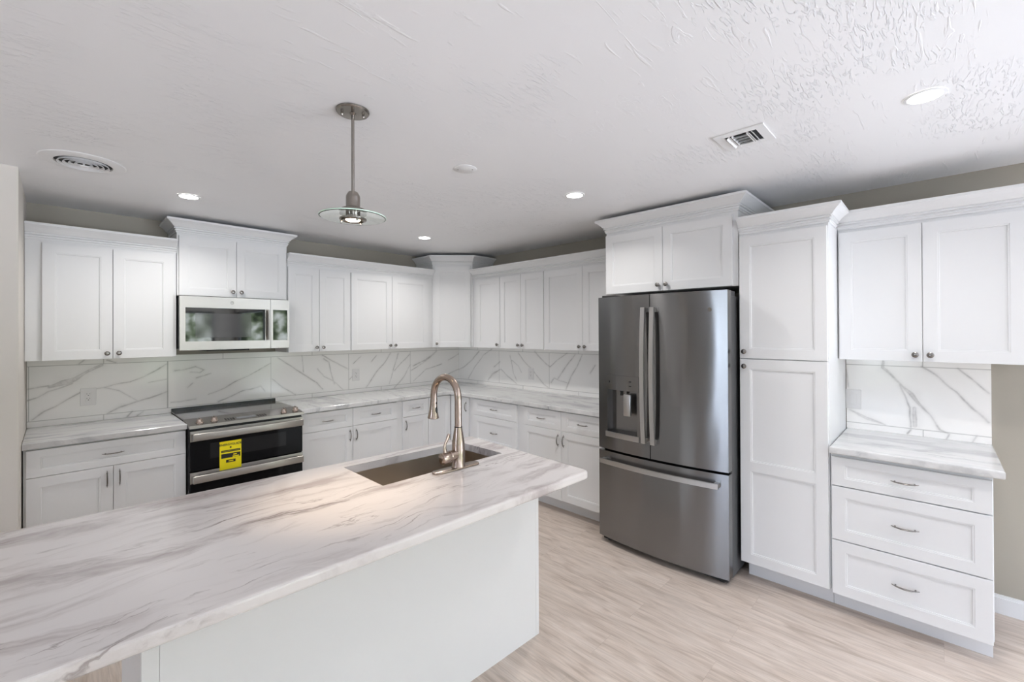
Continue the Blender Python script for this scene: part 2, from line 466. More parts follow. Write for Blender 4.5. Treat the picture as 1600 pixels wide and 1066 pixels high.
def pull(parent, x, z, vert=False, y=0., L=.105):
    """bowed bar pull with pointed ends"""
    global _pull
    if _pull is None:
        b = bmesh.new(); pts = []; rs = []
        for k in range(15):
            s = -1 + 2 * k / 14
            pts.append((s * L / 2, -.026 + .022 * abs(s) ** 2.2, 0)); rs.append(.0065 * (1 - .62 * abs(s) ** 2.5))
        tube(b, pts, rs, 10, .6)
        for s in (-1, 1):
            tube(b, [(s * L * .36, 0, 0), (s * L * .36, -.016, 0)], .0042, 8)
        o = obj('pull', b, KNOBM, parent, 50); _pull = o.data
    else:
        o = link(bpy.data.objects.new('pull', _pull), parent)
    o.location = (x, y, z)
    if vert: o.rotation_euler = (0, PI / 2, 0)
    return o

def text_mesh(name, s, size, mat, parent, loc, rot, bold=False, depth=.0003):
    c = bpy.data.curves.new(name, 'FONT'); c.body = s; c.size = size; c.align_x = 'CENTER'; c.align_y = 'CENTER'; c.extrude = depth
    if bold: c.offset = size * .02
    t = bpy.data.objects.new(name + '_tmp', c); COL.objects.link(t)
    bpy.context.view_layer.update()
    me = bpy.data.meshes.new_from_object(t.evaluated_get(bpy.context.evaluated_depsgraph_get()))
    bpy.data.objects.remove(t, do_unlink=True)
    me.materials.clear(); me.materials.append(mat)
    o = link(bpy.data.objects.new(name, me), parent); o.location = loc; o.rotation_euler = rot
    return o

# ------------------------------------------------------------------ room shell
def struct(name, b, m, smooth=None):
    return tag(obj(name, b, m, None, smooth), kind='structure')
b = bmesh.new(); box(b, XW - .1, .1, YW - .1, .1, -.1, 0); struct('floor', b, FLOOR)
b = bmesh.new(); box(b, XW - .1, .1, YW - .1, .1, H, H + .1); struct('ceiling', b, CEIL)
b = bmesh.new(); box(b, -3.85, .1, 0, .1, 0, H); struct('wall_back', b, WALL)
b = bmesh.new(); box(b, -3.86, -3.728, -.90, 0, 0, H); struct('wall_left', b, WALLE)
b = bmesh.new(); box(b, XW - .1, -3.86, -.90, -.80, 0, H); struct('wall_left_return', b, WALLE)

def wall_with_openings(name, ax, c0, c1, lo, hi):
    ops = sorted([o for o in OPENINGS if o[0] == ax and c0 - .01 <= o[1] <= c1 + .01], key=lambda o: o[2])
    b = bmesh.new()
    def bb(a0, a1, z0, z1):
        if ax == 'y': box(b, a0, a1, c0, c1, z0, z1)
        else: box(b, c0, c1, a0, a1, z0, z1)
    p = lo
    for o in ops:
        bb(p, o[2], 0, H); bb(o[2], o[3], o[5], H)
        if o[4] > 0: bb(o[2], o[3], 0, o[4])
        p = o[3]
    bb(p, hi, 0, H)
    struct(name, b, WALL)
wall_with_openings('wall_front', 'y', YW - .1, YW, XW - .1, 0)
wall_with_openings('wall_far_left', 'x', XW - .1, XW, YW, -.9)
wall_with_openings('wall_right', 'x', 0, .1, YW - .1, 0)
for i, (ax, c, a0, a1, z0, z1) in enumerate(OPENINGS):
    b = bmesh.new(); w = .06
    def bb(p0, p1, q0, q1):
        if ax == 'y': box(b, p0, p1, c - .07, c - .02, q0, q1)
        else: box(b, *((c - .07, c - .02) if c < 0 else (c + .02, c + .07)), p0, p1, q0, q1)
    z00 = max(z0, 0)
    bb(a0, a0 + w, z00, z1); bb(a1 - w, a1, z00, z1); bb(a0 + w, a1 - w, z1 - w, z1); bb(a0 + w, a1 - w, z00, z00 + w)
    mid = (a0 + a1) / 2; bb(mid - .05, mid + .05, z00 + w, z1 - w); bb(a0 + w, mid - .05, 1.02, 1.06); bb(mid + .05, a1 - w, 1.02, 1.06)
    struct('window_%d' % (i + 1), b, FRAMEW)  # frames of unseen windows put in to supply daylight and reflections
b = bmesh.new(); box(b, -.016, 0, -6.3, -4.602, 0, .085); box(b, -.011, 0, -6.3, -4.602, .085, .10); struct('baseboard_right', b, WHITE)

# marble veins as measured polylines on each wall: (along wall, height, width in mm)
VEINS_LEFT=[[(-3.724,1.099,4),(-3.678,1.117,4),(-3.631,1.15,5)],[(-3.631,1.15,5),(-3.574,1.168,5),(-3.509,1.198,5)],[(-3.622,1.18,10),(-3.549,1.208,30),(-3.494,1.228,27),(-3.433,1.274,15),(-3.354,1.315,13)],[(-3.719,1.176,5),(-3.622,1.19,5)],[(-3.701,0.964,4),(-3.645,1.018,7),(-3.603,1.04,4),(-3.524,1.093,5),(-3.464,1.133,5)],[(-3.386,1.147,2),(-3.343,1.15,4),(-3.272,1.169,4),(-3.198,1.182,3),(-3.116,1.217,4),(-3.043,1.259,6),(-2.981,1.302,6)],[(-3.343,1.15,4),(-3.261,1.12,3),(-3.227,1.09,2),(-3.152,1.029,2)],[(-3.327,0.957,5),(-3.261,0.996,9),(-3.157,1.029,4),(-3.068,1.054,7),(-2.975,1.084,5)],[(-3.086,1.169,2),(-2.975,1.183,2)],[(-3.215,0.923,6),(-3.187,0.957,6)],[(-3.158,0.922,5),(-3.122,0.948,5)],[(-3.474,1.334,5),(-3.448,1.357,5)],[(-3.327,1.351,6),(-3.283,1.331,6)],[(-2.702,1.037,2),(-2.587,1.074,5),(-2.49,1.128,6),(-2.395,1.171,4),(-2.224,1.271,5)],[(-2.63,0.968,6),(-2.534,1.001,6),(-2.446,1.036,5),(-2.372,1.048,5),(-2.302,1.07,4),(-2.267,1.021,5)],[(-2.925,1.245,8),(-2.864,1.253,6),(-2.791,1.272,6),(-2.732,1.244,5),(-2.757,1.222,5),(-2.825,1.23,4)],[(-2.781,1.182,6),(-2.681,1.211,3)],[(-2.953,0.997,2),(-2.888,0.995,3),(-2.786,1.004,4)],[(-2.84,1.104,4),(-2.806,1.137,4)],[(-2.159,1.318,4),(-2.058,1.241,5),(-1.953,1.161,5),(-1.808,1.056,7),(-1.745,0.987,4)],[(-2.208,1.126,4),(-2.115,1.035,6),(-2.001,0.957,5)],[(-1.745,1.325,6),(-1.642,1.256,5),(-1.48,1.168,5)],[(-1.795,1.194,3),(-1.732,1.113,3),(-1.642,1.061,3),(-1.536,0.96,1)],[(-1.681,1.251,3),(-1.655,1.121,3),(-1.629,1.028,5)],[(-1.732,1.286,7),(-1.681,1.251,7)],[(-1.941,1.327,2),(-1.93,1.165,2)],[(-0.989,1.315,6),(-1.053,1.218,5),(-1.161,1.112,7),(-1.281,0.963,5)],[(-0.891,1.311,5),(-0.941,1.155,5),(-0.974,1.056,2),(-1.006,0.973,2)],[(-0.74,1.291,5),(-0.858,1.193,4),(-0.941,1.111,3)],[(-0.731,1.172,3),(-0.809,1.044,5),(-0.942,0.924,6)],[(-1.161,1.294,3),(-1.221,1.227,3)],[(-1.339,1.294,3),(-1.424,1.224,3)],[(-0.714,1.104,4),(-0.564,1.177,5),(-0.378,1.3,5)],[(-0.688,1.154,8),(-0.527,1.213,14),(-0.359,1.315,8)],[(-0.689,0.975,2),(-0.509,1.105,3),(-0.282,1.154,5)],[(-0.184,1.02,4),(0.001,1.081,4)],[(-0.183,1.196,4),(0.002,1.277,4)],[(-1.467,1.06,5),(-1.425,1.097,5)]]
VEINS_RIGHT=[[(0.013,1.069,5),(0.112,1.107,6),(0.248,1.194,7),(0.397,1.31,7)],[(0.199,0.968,4),(0.323,1.124,3),(0.487,1.276,3),(0.628,1.34,5)],[(0.556,0.975,8),(0.643,1.058,16),(0.762,1.111,5)],[(0.661,1.135,6),(0.762,1.204,6)],[(0.778,1.118,5),(0.891,1.039,5),(1.032,0.965,5)],[(0.925,1.279,5),(0.948,1.212,4),(0.978,1.079,3),(1.032,1.004,5)],[(0.948,1.229,3),(1.049,1.172,3),(1.101,1.097,3)],[(1.049,1.312,5),(1.14,1.221,5),(1.228,1.159,5),(1.313,1.089,5),(1.424,0.991,5),(1.478,0.963,5)],[(1.301,1.33,8),(1.384,1.263,7),(1.507,1.179,6)],[(1.507,1.179,5),(1.613,1.262,4),(1.728,1.327,4)],[(1.826,1.32,6),(1.752,1.237,7),(1.676,1.143,9),(1.611,1.062,7)],[(1.91,1.323,3),(1.849,1.202,6),(1.776,1.099,8),(1.713,0.968,6)],[(1.519,1.019,8),(1.559,1.068,4),(1.624,1.047,2),(1.726,1.035,2)],[(2.059,1.223,7),(2.002,1.143,7)]]
VEINS_NOOK=[[(4.171,1.357,9),(4.17,1.317,11),(4.206,1.272,9),(4.253,1.212,6),(4.299,1.154,17),(4.339,1.097,9),(4.377,1.049,5),(4.42,0.965,7),(4.457,0.948,4),(4.446,0.917,4)],[(4.248,1.212,7),(4.27,1.144,4),(4.293,1.077,5),(4.298,0.962,5)],[(4.313,1.079,12),(4.315,0.972,16)],[(4.346,1.33,7),(4.406,1.285,6),(4.495,1.188,4),(4.555,1.107,7),(4.618,1.037,8)],[(4.498,1.331,4),(4.546,1.279,3),(4.619,1.193,3)],[(4.003,1.034,8),(4.094,0.988,14),(4.18,0.96,3)],[(3.982,1.328,4),(3.994,1.183,4)],[(4.281,0.921,5),(4.298,0.946,5)],[(4.549,0.913,5),(4.569,0.955,5)]]
# ------------------------------------------------------------------ cabinets
BD, UD = .622, .325          # front faces of base and wall cabinets, measured from the wall
RB, RS = 0., -PI / 2         # turned to the long (back) wall, to the side (right) wall

def cab_root(name, label, cat, wall, start, d, group=None):
    if wall == 'back': return thing(name, label, cat, (start, -d, 0), 0, group)
    return thing(name, label, cat, (-d, start, 0), RS, group)

def carcass(root, w, d, z0, z1, x0=0., y0=.0205):
    bx('carcass', WHITE, root, x0, w, y0, d - .001, z0, z1, .001)

def toe(root, x0, w, d=BD):
    bx('toe_kick', KICK, root, x0, w, .105, .12, 0, .1145, .0005)

G = .0015
def door(root, x0, x1, z0, z1, hw, side, hz=None, mid=None, stile=.058):
    """hw: 'knob' or 'pull' or None; side: 'l' or 'r' edge that carries it"""
    d = shaker('door', root, x0 + G, x1 - G, z0 + G, z1 - G, stile, mid=mid)
    hx = x0 + .030 if side == 'l' else x1 - .030
    if hw == 'knob': knob(d, hx, hz)
    elif hw == 'pull': pull(d, hx, hz, True)
    return d

def drawer(root, x0, x1, z0, z1, rail=.042):
    d = shaker('drawer', root, x0 + G, x1 - G, z0 + G, z1 - G, .058, rail)
    pull(d, (x0 + x1) / 2, (z0 + z1) / 2)
    return d

UZ0, UZT, UZD = 1.376, 2.163, 2.132       # wall cabinets: bottom, top, door top
DT, DM, DB = .868, .706, .116             # base fronts: top, split, bottom

# --- back wall, base row
r = cab_root('base_cabinet', 'white base cabinet left of the range, one wide drawer over two doors', 'base cabinet', 'back', -3.722, BD, 'base cabinets')
carcass(r, .770, BD, .115, .876); toe(r, 0, .770)
drawer(r, .010, .766, DM, DT); door(r, .010, .388, DB, DM, 'pull', 'r', .625); door(r, .388, .766, DB, DM, 'pull', 'l', .625)

r = cab_root('base_cabinet', 'white base cabinet right of the range, two drawers over two doors', 'base cabinet', 'back', -2.184, BD, 'base cabinets')
carcass(r, .912, BD, .115, .876); toe(r, 0, .969)
bx('filler_strip', WHITE, r, .912, .969, .0205, .04, .115, .876)
for a, c in ((.004, .455), (.455, .906)): drawer(r, a, c, DM, DT)
door(r, .004, .455, DB, DM, 'pull', 'r', .625); door(r, .455, .906, DB, DM, 'pull', 'l', .625)

r = cab_root('base_cabinet', 'narrow white base cabinet behind the faucet, one small drawer over one door', 'base cabinet', 'back', -1.215, BD, 'base cabinets')
carcass(r, .303, BD, .115, .876); toe(r, 0, .303)
drawer(r, .002, .303, DM, DT); door(r, .002, .303, DB, DM, 'pull', 'l', .625)

# --- corner base with two doors meeting in the inner corner
r = thing('corner_base_cabinet', 'white corner base cabinet with two full height doors meeting in the inner corner', 'base cabinet', (0, 0, 0), 0, 'base cabinets')
b = bmesh.new(); prism(b, [(-.911, -.002), (-.002, -.002), (-.002, -.920), (-.601, -.920), (-.601, -.601), (-.911, -.601)], .115, .876)
obj('carcass', b, WHITE, r)
b = bmesh.new(); prism(b, [(-.911, -.517), (-.517, -.517), (-.517, -.920), (-.502, -.920), (-.502, -.502), (-.911, -.502)], 0, .1145)
obj('toe_kick', b, KICK, r)
d = shaker('door', r, -.909, -.626, DB + G, DT - G, .058); d.location = (0, -BD, 0)
d = shaker('door', r, 0, .288, DB + G, DT - G, .058); d.rotation_euler = (0, 0, RS); d.location = (-BD, -.6265, 0)
pull(d, .258, .770, True)

# --- side wall, base row
r = cab_root('drawer_base_cabinet', 'white base cabinet with a shallow drawer over deep drawers, right of the corner', 'base cabinet', 'side', -.923, BD, 'base cabinets')
carcass(r, .754, BD, .115, .876, x0=.062); toe(r, 0, .754)
bx('filler_strip', WHITE, r, .0, .062, .0205, .04, .115, .876)
bx('filler_strip', WHITE, r, .684, .754, .0195, .0205, .115, .876, 0)
drawer(r, .070, .682, DM, DT); drawer(r, .070, .682, .410, DM, .056); drawer(r, .070, .682, DB, .410, .056)

r = cab_root('base_cabinet', 'white base cabinet left of the refrigerator, two drawers over two doors', 'base cabinet', 'side', -1.679, BD, 'base cabinets')
carcass(r, .880, BD, .115, .876); toe(r, 0, .880)
for a, c in ((.004, .443), (.443, .880)): drawer(r, a, c, DM, DT)
door(r, .004, .443, DB, DM, 'pull', 'r', .625); door(r, .443, .880, DB, DM, 'pull', 'l', .625)

r = cab_root('drawer_base_cabinet', 'white three drawer base cabinet standing alone right of the pantry', 'base cabinet', 'side', -3.984, BD, 'base cabinets')
carcass(r, .611, BD, .115, .876); toe(r, 0, .611)
drawer(r, .006, .609, .700, .858); drawer(r, .006, .609, .405, .697, .056); drawer(r, .006, .609, .105, .402, .056)

# --- pantry and fridge surround
r = cab_root('pantry_cabinet', 'tall white pantry cabinet between refrigerator and drawer base, knobs on its left', 'pantry cabinet', 'side', -3.522, BD)
carcass(r, .460, BD, .115, UZT); toe(r, .02, .460)
door(r, .003, .456, 1.376, UZD, 'knob', 'l', 1.420)
door(r, .003, .456, DB, 1.374, 'knob', 'l', 1.330, mid=(.686, .744))
cr = crown('crown', [(-.602, -3.522), (-.602, -3.982), (-.373, -3.982)], UZT)
cr.parent = r; cr.matrix_parent_inverse = (Matrix.Translation((-BD, -3.522, 0)) @ Matrix.Rotation(RS, 4, 'Z')).inverted()

def world_child(o, r):
    o.parent = r
    m = Matrix.Translation(r.location) @ Matrix.Rotation(r.rotation_euler.z, 4, 'Z')
    o.matrix_parent_inverse = m.inverted()
    return o

r = cab_root('wall_cabinet', 'deep white two door cabinet above the refrigerator with high crown', 'wall cabinet', 'side', -2.562, BD, 'wall cabinets')
carcass(r, .954, BD, 1.832, 2.322)
door(r, .002, .464, 1.832, 2.288, 'knob', 'r', 1.876); door(r, .464, .926, 1.832, 2.288, 'knob', 'l', 1.876)
world_child(crown('crown', [(-.003, -2.562), (-.602, -2.562), (-.602, -3.516), (-.003, -3.516)], 2.322), r)

# --- back wall, wall cabinets
r = cab_root('wall_cabinet', 'white two door wall cabinet left of the microwave, filler at the end wall', 'wall cabinet', 'back', -3.726, UD, 'wall cabinets')
carcass(r, .764, UD, UZ0, UZT)
door(r, .073, .410, UZ0 - .002, UZD, 'knob', 'r', 1.413); door(r, .410, .747, UZ0 - .002, UZD, 'knob', 'l', 1.413)
world_child(crown('crown', [(-3.726, -.305), (-2.960, -.305)], UZT), r)

r = cab_root('wall_cabinet', 'short raised white cabinet above the microwave with its own crown', 'wall cabinet', 'back', -2.958, UD, 'wall cabinets')
carcass(r, .778, UD, 1.834, 2.322)
door(r, .010, .389, 1.834, 2.288, 'knob', 'r', 1.878); door(r, .389, .768, 1.834, 2.288, 'knob', 'l', 1.878)
world_child(crown('crown', [(-2.958, -.003), (-2.958, -.305), (-2.180, -.305), (-2.180, -.003)], 2.322), r)

r = cab_root('wall_cabinet', 'white wall cabinet right of the microwave with two narrow doors', 'wall cabinet', 'back', -2.178, UD, 'wall cabinets')
carcass(r, .577, UD, UZ0, UZT)
door(r, .002, .275, UZ0 - .002, UZD, 'knob', 'r', 1.413); door(r, .275, .574, UZ0 - .002, UZD, 'knob', 'l', 1.413)

r = cab_root('wall_cabinet', 'white wall cabinet with two wide doors left of the diagonal corner cabinet', 'wall cabinet', 'back', -1.600, UD, 'wall cabinets')
carcass(r, .907, UD, UZ0, UZT)
door(r, .002, .449, UZ0 - .002, UZD, 'knob', 'r', 1.413); door(r, .449, .902, UZ0 - .002, UZD, 'knob', 'l', 1.413)
bx('filler_strip', WHITE, r, .907, .966, .0205, .04, UZ0, UZT)

tag(crown('crown_molding', [(-2.178, -.305), (-.632, -.305)], UZT), 'white crown molding over the two cabinets between microwave and corner', 'crown molding')

# --- diagonal corner wall cabinet
c45 = thing('corner_wall_cabinet', 'tall white diagonal corner cabinet with one door and high crown', 'wall cabinet', (-.632, -.315, 0), -PI / 4, 'wall cabinets')
Lf = .317 * math.sqrt(2)
b = bmesh.new(); prism(b, [(-.632, -.003), (-.003, -.003), (-.003, -.632), (-.315, -.632), (-.632, -.315)], UZ0, 2.322)
world_child(obj('carcass', b, WHITE, None), c45)
d = shaker('door', c45, .020, Lf - .020, UZ0, 2.288, .058, y=-.021, t=.0205)
knob(d, .052, 1.420, -.021)
world_child(crown('crown', [(-.632, -.003), (-.632, -.315), (-.315, -.632), (-.003, -.632)], 2.322), c45)

# --- side wall, wall cabinets
r = cab_root('wall_cabinet', 'white single door wall cabinet just right of the diagonal corner cabinet', 'wall cabinet', 'side', -.694, UD, 'wall cabinets')
carcass(r, .389, UD, UZ0, UZT)
bx('filler_strip', WHITE, r, -.060, .0, .0205, .04, UZ0, UZT)
door(r, .006, .389, UZ0 - .002, UZD, 'knob', 'r', 1.413)
r = cab_root('wall_cabinet', 'white wall cabinet with two narrow doors, middle of the side wall row', 'wall cabinet', 'side', -1.085, UD, 'wall cabinets')
carcass(r, .602, UD, UZ0, UZT)
door(r, .001, .301, UZ0 - .002, UZD, 'knob', 'r', 1.413); door(r, .301, .601, UZ0 - .002, UZD, 'knob', 'l', 1.413)
r = cab_root('wall_cabinet', 'white wall cabinet with two wide doors, partly hidden by the refrigerator cabinet', 'wall cabinet', 'side', -1.689, UD, 'wall cabinets')
carcass(r, .871, UD, UZ0, UZT)
door(r, .001, .449, UZ0 - .002, UZD, 'knob', 'r', 1.413); door(r, .449, .870, UZ0 - .002, UZD, 'knob', 'l', 1.413)
tag(crown('crown_molding', [(-.305, -.632), (-.305, -2.560)], UZT), 'white crown molding over the wall cabinets between corner and refrigerator', 'crown molding')

r = cab_root('wall_cabinet', 'white two door wall cabinet at the right edge above the marble nook', 'wall cabinet', 'side', -3.984, UD, 'wall cabinets')
carcass(r, .755, UD, UZ0, UZT)
door(r, .006, .373, UZ0 - .002, UZD, 'knob', 'r', 1.413); door(r, .373, .750, UZ0 - .002, UZD, 'knob', 'l', 1.413)
world_child(crown('crown', [(-.305, -3.984), (-.305, -4.739), (-.003, -4.739)], UZT), r)

# ------------------------------------------------------------------ stone tops
def slab(name, outer, hole, z0, z1, mat, loc, round_idx=(), ease=.005, rr=.02):
    """stone top with eased edges: outer and hole are plan polygons (equal corner count if a hole)"""
    b = bmesh.new()
    lx, ly = loc
    def ring(pts, z): return [b.verts.new((x - lx, y - ly, z)) for x, y in pts]
    ot, ob = ring(outer, z1), ring(outer, z0); n = len(outer)
    sides = [b.faces.new((ob[i], ob[(i + 1) % n], ot[(i + 1) % n], ot[i])) for i in range(n)]
    if hole:
        ht, hb = ring(hole, z1), ring(hole, z0)
        for i in range(n):
            j = (i + 1) % n
            b.faces.new((ot[i], ot[j], ht[j], ht[i])); b.faces.new((ob[j], ob[i], hb[i], hb[j])); b.faces.new((ht[i], ht[j], hb[j], hb[i]))
    else:
        b.faces.new(ot); b.faces.new(ob[::-1])
    bmesh.ops.recalc_face_normals(b, faces=b.faces)
    if round_idx:
        es = [e for i in round_idx for e in ot[i].link_edges if e.other_vert(ot[i]) is ob[i]]
        bmesh.ops.bevel(b, geom=es, offset=rr, segments=6, affect='EDGES', profile=.5)
    es = [e for e in b.edges if len(e.link_faces) == 2 and abs(e.link_faces[0].normal.z - e.link_faces[1].normal.z) > .7 and not (hole and all(any((v.co - Vector((x - lx, y - ly, v.co.z))).length < 1e-5 for x, y in hole) for v in e.verts))]
    bmesh.ops.bevel(b, geom=es, offset=ease, segments=3, affect='EDGES', profile=.5)
    if hole:
        pass
    o = obj(name, b, mat, None)
    o.location = (lx, ly, 0); return o

CT0, CT1 = .877, .914
CF = .642
tag(slab('countertop', [(-3.726, -CF), (-2.952, -CF), (-2.952, -.003), (-3.726, -.003)], None, CT0, CT1, STONE_X, (-3.726, -CF)),
    'grey streaked marble countertop left of the range', 'countertop')
tag(slab('countertop', [(-2.184, -CF), (-CF, -CF), (-CF, -2.559), (-.003, -2.559), (-.003, -.003), (-2.184, -.003)], None, CT0, CT1, STONE_Y, (-2.184, -CF)),
    'L-shaped pale marble countertop running from the range round the corner to the refrigerator', 'countertop')
tag(slab('countertop', [(-.003, -3.986), (-.652, -3.986), (-.652, -4.630), (-.003, -4.630)][::-1], None, CT0, CT1, STONE_Y, (-.65, -4.63), ease=.007),
    'short streaked marble countertop on the three drawer base right of the pantry', 'countertop')

# island
IA, IB, IC, ID = (-1.893, -3.271), (-1.828, -2.359), (-4.02, -2.241), (-4.02, -3.198)
hole = [(-1.967, -2.776), (-1.972, -2.440), (-2.648, -2.404), (-2.649, -2.765)]
top = slab('island_countertop', [IA, IB, IC, ID], hole, CT0, CT1, STONE_I, IA, round_idx=(0, 1), ease=.009, rr=.03)
tag(top, 'large pinkish white streaked marble island countertop with a sink cutout', 'countertop')

isl = thing('kitchen_island', 'plain white panelled kitchen island base under the large marble top', 'kitchen island', (-1.866, -2.937, 0))
cFR, cFL, cBR, cBL = (-1.866, -2.937), (-3.430, -2.885), (-1.838, -2.345), (-3.425, -2.315)
def quad_panel(name, p, q, th, z0, z1, mat=WHITE, bev=.0008):
    """upright board from plan point p to q, th thick to the left of p->q"""
    b = bmesh.new(); P_, Q_ = Vector(p), Vector(q); t = (Q_ - P_).normalized(); nn = Vector((-t.y, t.x)) * th
    prism(b, [tuple(P_), tuple(Q_), tuple(Q_ + nn), tuple(P_ + nn)], z0, z1, bev, 1)
    return world_child(obj(name, b, mat, None), isl)
fx = Vector(cFR) - Vector(cFL); fx.normalize()
quad_panel('back_panel', tuple(Vector(cFL) + fx * .0385), tuple(Vector(cFR) - fx * .0225), .016, 0, .876)
quad_panel('corner_trim', cFL, tuple(Vector(cFL) + fx * .038), .02, 0, .876)
quad_panel('corner_trim', tuple(Vector(cFR) - fx * .022), cFR, .02, 0, .876)
quad_panel('side_panel', (cFR[0] + .001, cFR[1] + .0205), cBR, .018, 0, .876)
quad_panel('side_panel', cBL, (cFL[0], cFL[1] + .0205), .018, .0, .876)
bt = Vector(cBL) - Vector(cBR); bw = bt.length - .04; bt.normalize()
ang = math.atan2(bt.y, bt.x)
for k in range(4):
    x0 = .02 + bw * k / 4; x1 = .02 + bw * (k + 1) / 4
    d = shaker('door', isl, x0 + G, x1 - G, DB, DT, .058)
    d.rotation_euler = (0, 0, ang); d.location = (cBR[0] - isl.location.x + .0, cBR[1] - isl.location.y, 0)
    pull(d, x1 - .03 if k % 2 == 0 else x0 + .03, .72, True)
quad_panel('toe_kick', (cBR[0] - .03, cBR[1] - .09), (cBL[0] + .03, cBL[1] - .09), .015, 0, .1145, KICK)

# sink: one pressed steel basin hung under the cutout
sk = thing('undermount_sink', 'rectangular stainless steel sink sunk in the island top', 'sink', (-2.31, -2.60, 0))
o4 = [(-1.958, -2.783), (-1.963, -2.432), (-2.657, -2.395), (-2.658, -2.772)]
i4 = [(x * .97 + -2.31 * .03, y * .97 + -2.60 * .03) for x, y in o4]
b = bmesh.new()
rings = []
def rr_ring(pts, rad, z, seg=5):
    P_ = [Vector(p) for p in pts]; out = []
    n = len(P_)
    for i in range(n):
        a, c, d_ = P_[i - 1], P_[i], P_[(i + 1) % n]
        u1 = (a - c).normalized(); u2 = (d_ - c).normalized()
        s, e_ = c + u1 * rad, c + u2 * rad
        for k in range(seg + 1):
            t = k / seg; out.append(b.verts.new((*(s * (1 - t) ** 2 + c * 2 * t * (1 - t) + e_ * t * t), z)))
    return out
flange = [(x * 1.05 - -2.31 * .05, y * 1.05 - -2.60 * .05) for x, y in o4]
rings = [rr_ring(flange, .02, .8765), rr_ring(o4, .02, .8765), rr_ring(o4, .02, .70), rr_ring([(x * .995 - 2.31 * .005, y * .995 - 2.6 * .005) for x, y in o4], .02, .665), rr_ring(i4, .03, .648)]
for A_, B_ in zip(rings, rings[1:]):
    n = len(A_)
    for k in range(n): b.faces.new((A_[k], A_[(k + 1) % n], B_[(k + 1) % n], B_[k]))
b.faces.new(rings[-1])
o = obj('basin', b, SINKS, None, 40); world_child(o, sk)
mod = o.modifiers.new('thickness', 'SOLIDIFY'); mod.thickness = .0015; mod.offset = 0
b = bmesh.new(); lathe(b, [(.045, .6495), (.045, .652), (.036, .652), (.030, .6495)], 28, Matrix.Translation((-2.31, -2.50, 0)), True, True)
world_child(obj('drain', b, NICKEL, None, 40), sk)

# faucet
fc = thing('pull_down_faucet', 'brushed nickel gooseneck pull-down faucet standing behind the sink', 'faucet', (-2.284, -2.806, .914))
b = bmesh.new(); pl = []
for k in range(24):
    a = 2 * PI * k / 24; cx = .100 if math.cos(a) > 0 else -.100
    pl.append((cx + .027 * math.cos(a), .027 * math.sin(a)))
prism(b, pl, .0003, .0078, .0018, 2)
o = obj('deck_plate', b, NICKEL, fc, 40); o.rotation_euler = (0, 0, -.05); o.location = (-.012, 0, 0)
b = bmesh.new(); lathe(b, [(.033, .008), (.033, .012), (.0300, .016), (.0300, .10), (.0285, .125), (.0235, .155), (.0190, .183), (.0180, .190)], 32)
obj('body', b, NICKEL, fc, 40)
b = bmesh.new(); lathe(b, [(.0185, .1905), (.0185, .194)], 24); obj('seam_ring', b, BLACK, fc, 40)
b = bmesh.new(); RA = .095; pts = [(0, 0, .1945), (0, 0, .24), (0, 0, .28), (0, 0, .315)]
for k in range(17):
    a = PI * (1 - k / 16) ; pts.append((0, RA + RA * math.cos(a), (.324) + RA * .98 * math.sin(a)))
pts += [(0, 2 * RA + .001, .306)]
tube(b, pts, .0165, 20, 1., (1, 0, 0)); obj('spout', b, NICKEL, fc, 50)
hm = Matrix.Translation((0, 2 * RA + .001, .302)) @ Matrix.Rotation(math.radians(3), 4, 'X')
b = bmesh.new(); lathe(b, [(.0172, .004), (.0174, -.004), (.0182, -.03), (.0215, -.062), (.0275, -.090), (.0285, -.094), (.0265, -.096), (.018, -.094)], 28, hm)
sp = obj('spray_head', b, NICKEL, fc, 40)
b = bmesh.new()
for zz, hh, ww, r0 in ((-.018, .0055, .005, .0178), (-.052, .0165, .0068, .0202)):
    mtx = hm @ Matrix.Translation((.003, -r0, zz)) @ Matrix.Rotation(-.12 if zz < -.03 else 0, 4, 'X')
    vs = bmesh.ops.create_uvsphere(b, u_segments=12, v_segments=8, radius=1)['verts']
    for v in vs: v.co = mtx @ Vector((v.co.x * ww, v.co.y * .0038, v.co.z * hh))
obj('spray_button', b, BLACK, sp, 60)
hx = Matrix.Translation((-.006, 0, .068)) @ Matrix.Rotation(-PI / 2 - .10, 4, 'Y') @ Matrix.Rotation(0, 4, 'X')
b = bmesh.new(); lathe(b, [(.0245, 0), (.0250, .034), (.0262, .040), (.0262, .045), (.0252, .047), (.0265, .050), (.0275, .078), (.0250, .090), (.013, .096)], 28, hx)
hd = obj('handle_barrel', b, NICKEL, fc, 40)
b = bmesh.new(); tube(b, [(-.076, 0, .088), (-.080, 0, .108), (-.074, .002, .126), (-.062, .004, .142), (-.053, .006, .156), (-.049, .007, .166)], [.011, .0085, .0068, .0072, .0095, .006], 12, .6, (0, 1, 0))
obj('lever', b, NICKEL, fc, 50)

# ------------------------------------------------------------------ backsplash: tiles of a veined marble, veins kept as vertex colour
def vein_noise(p, seed):
    r = np.random.RandomState(seed); v = np.zeros(len(p))
    for k in range(5):
        f = 14 * 1.8 ** k; a = r.rand(2) * 2 - 1; a /= np.hypot(*a)
        v += np.sin((p @ a) * f + r.rand() * 6) / 1.5 ** k
    return v / 2.6

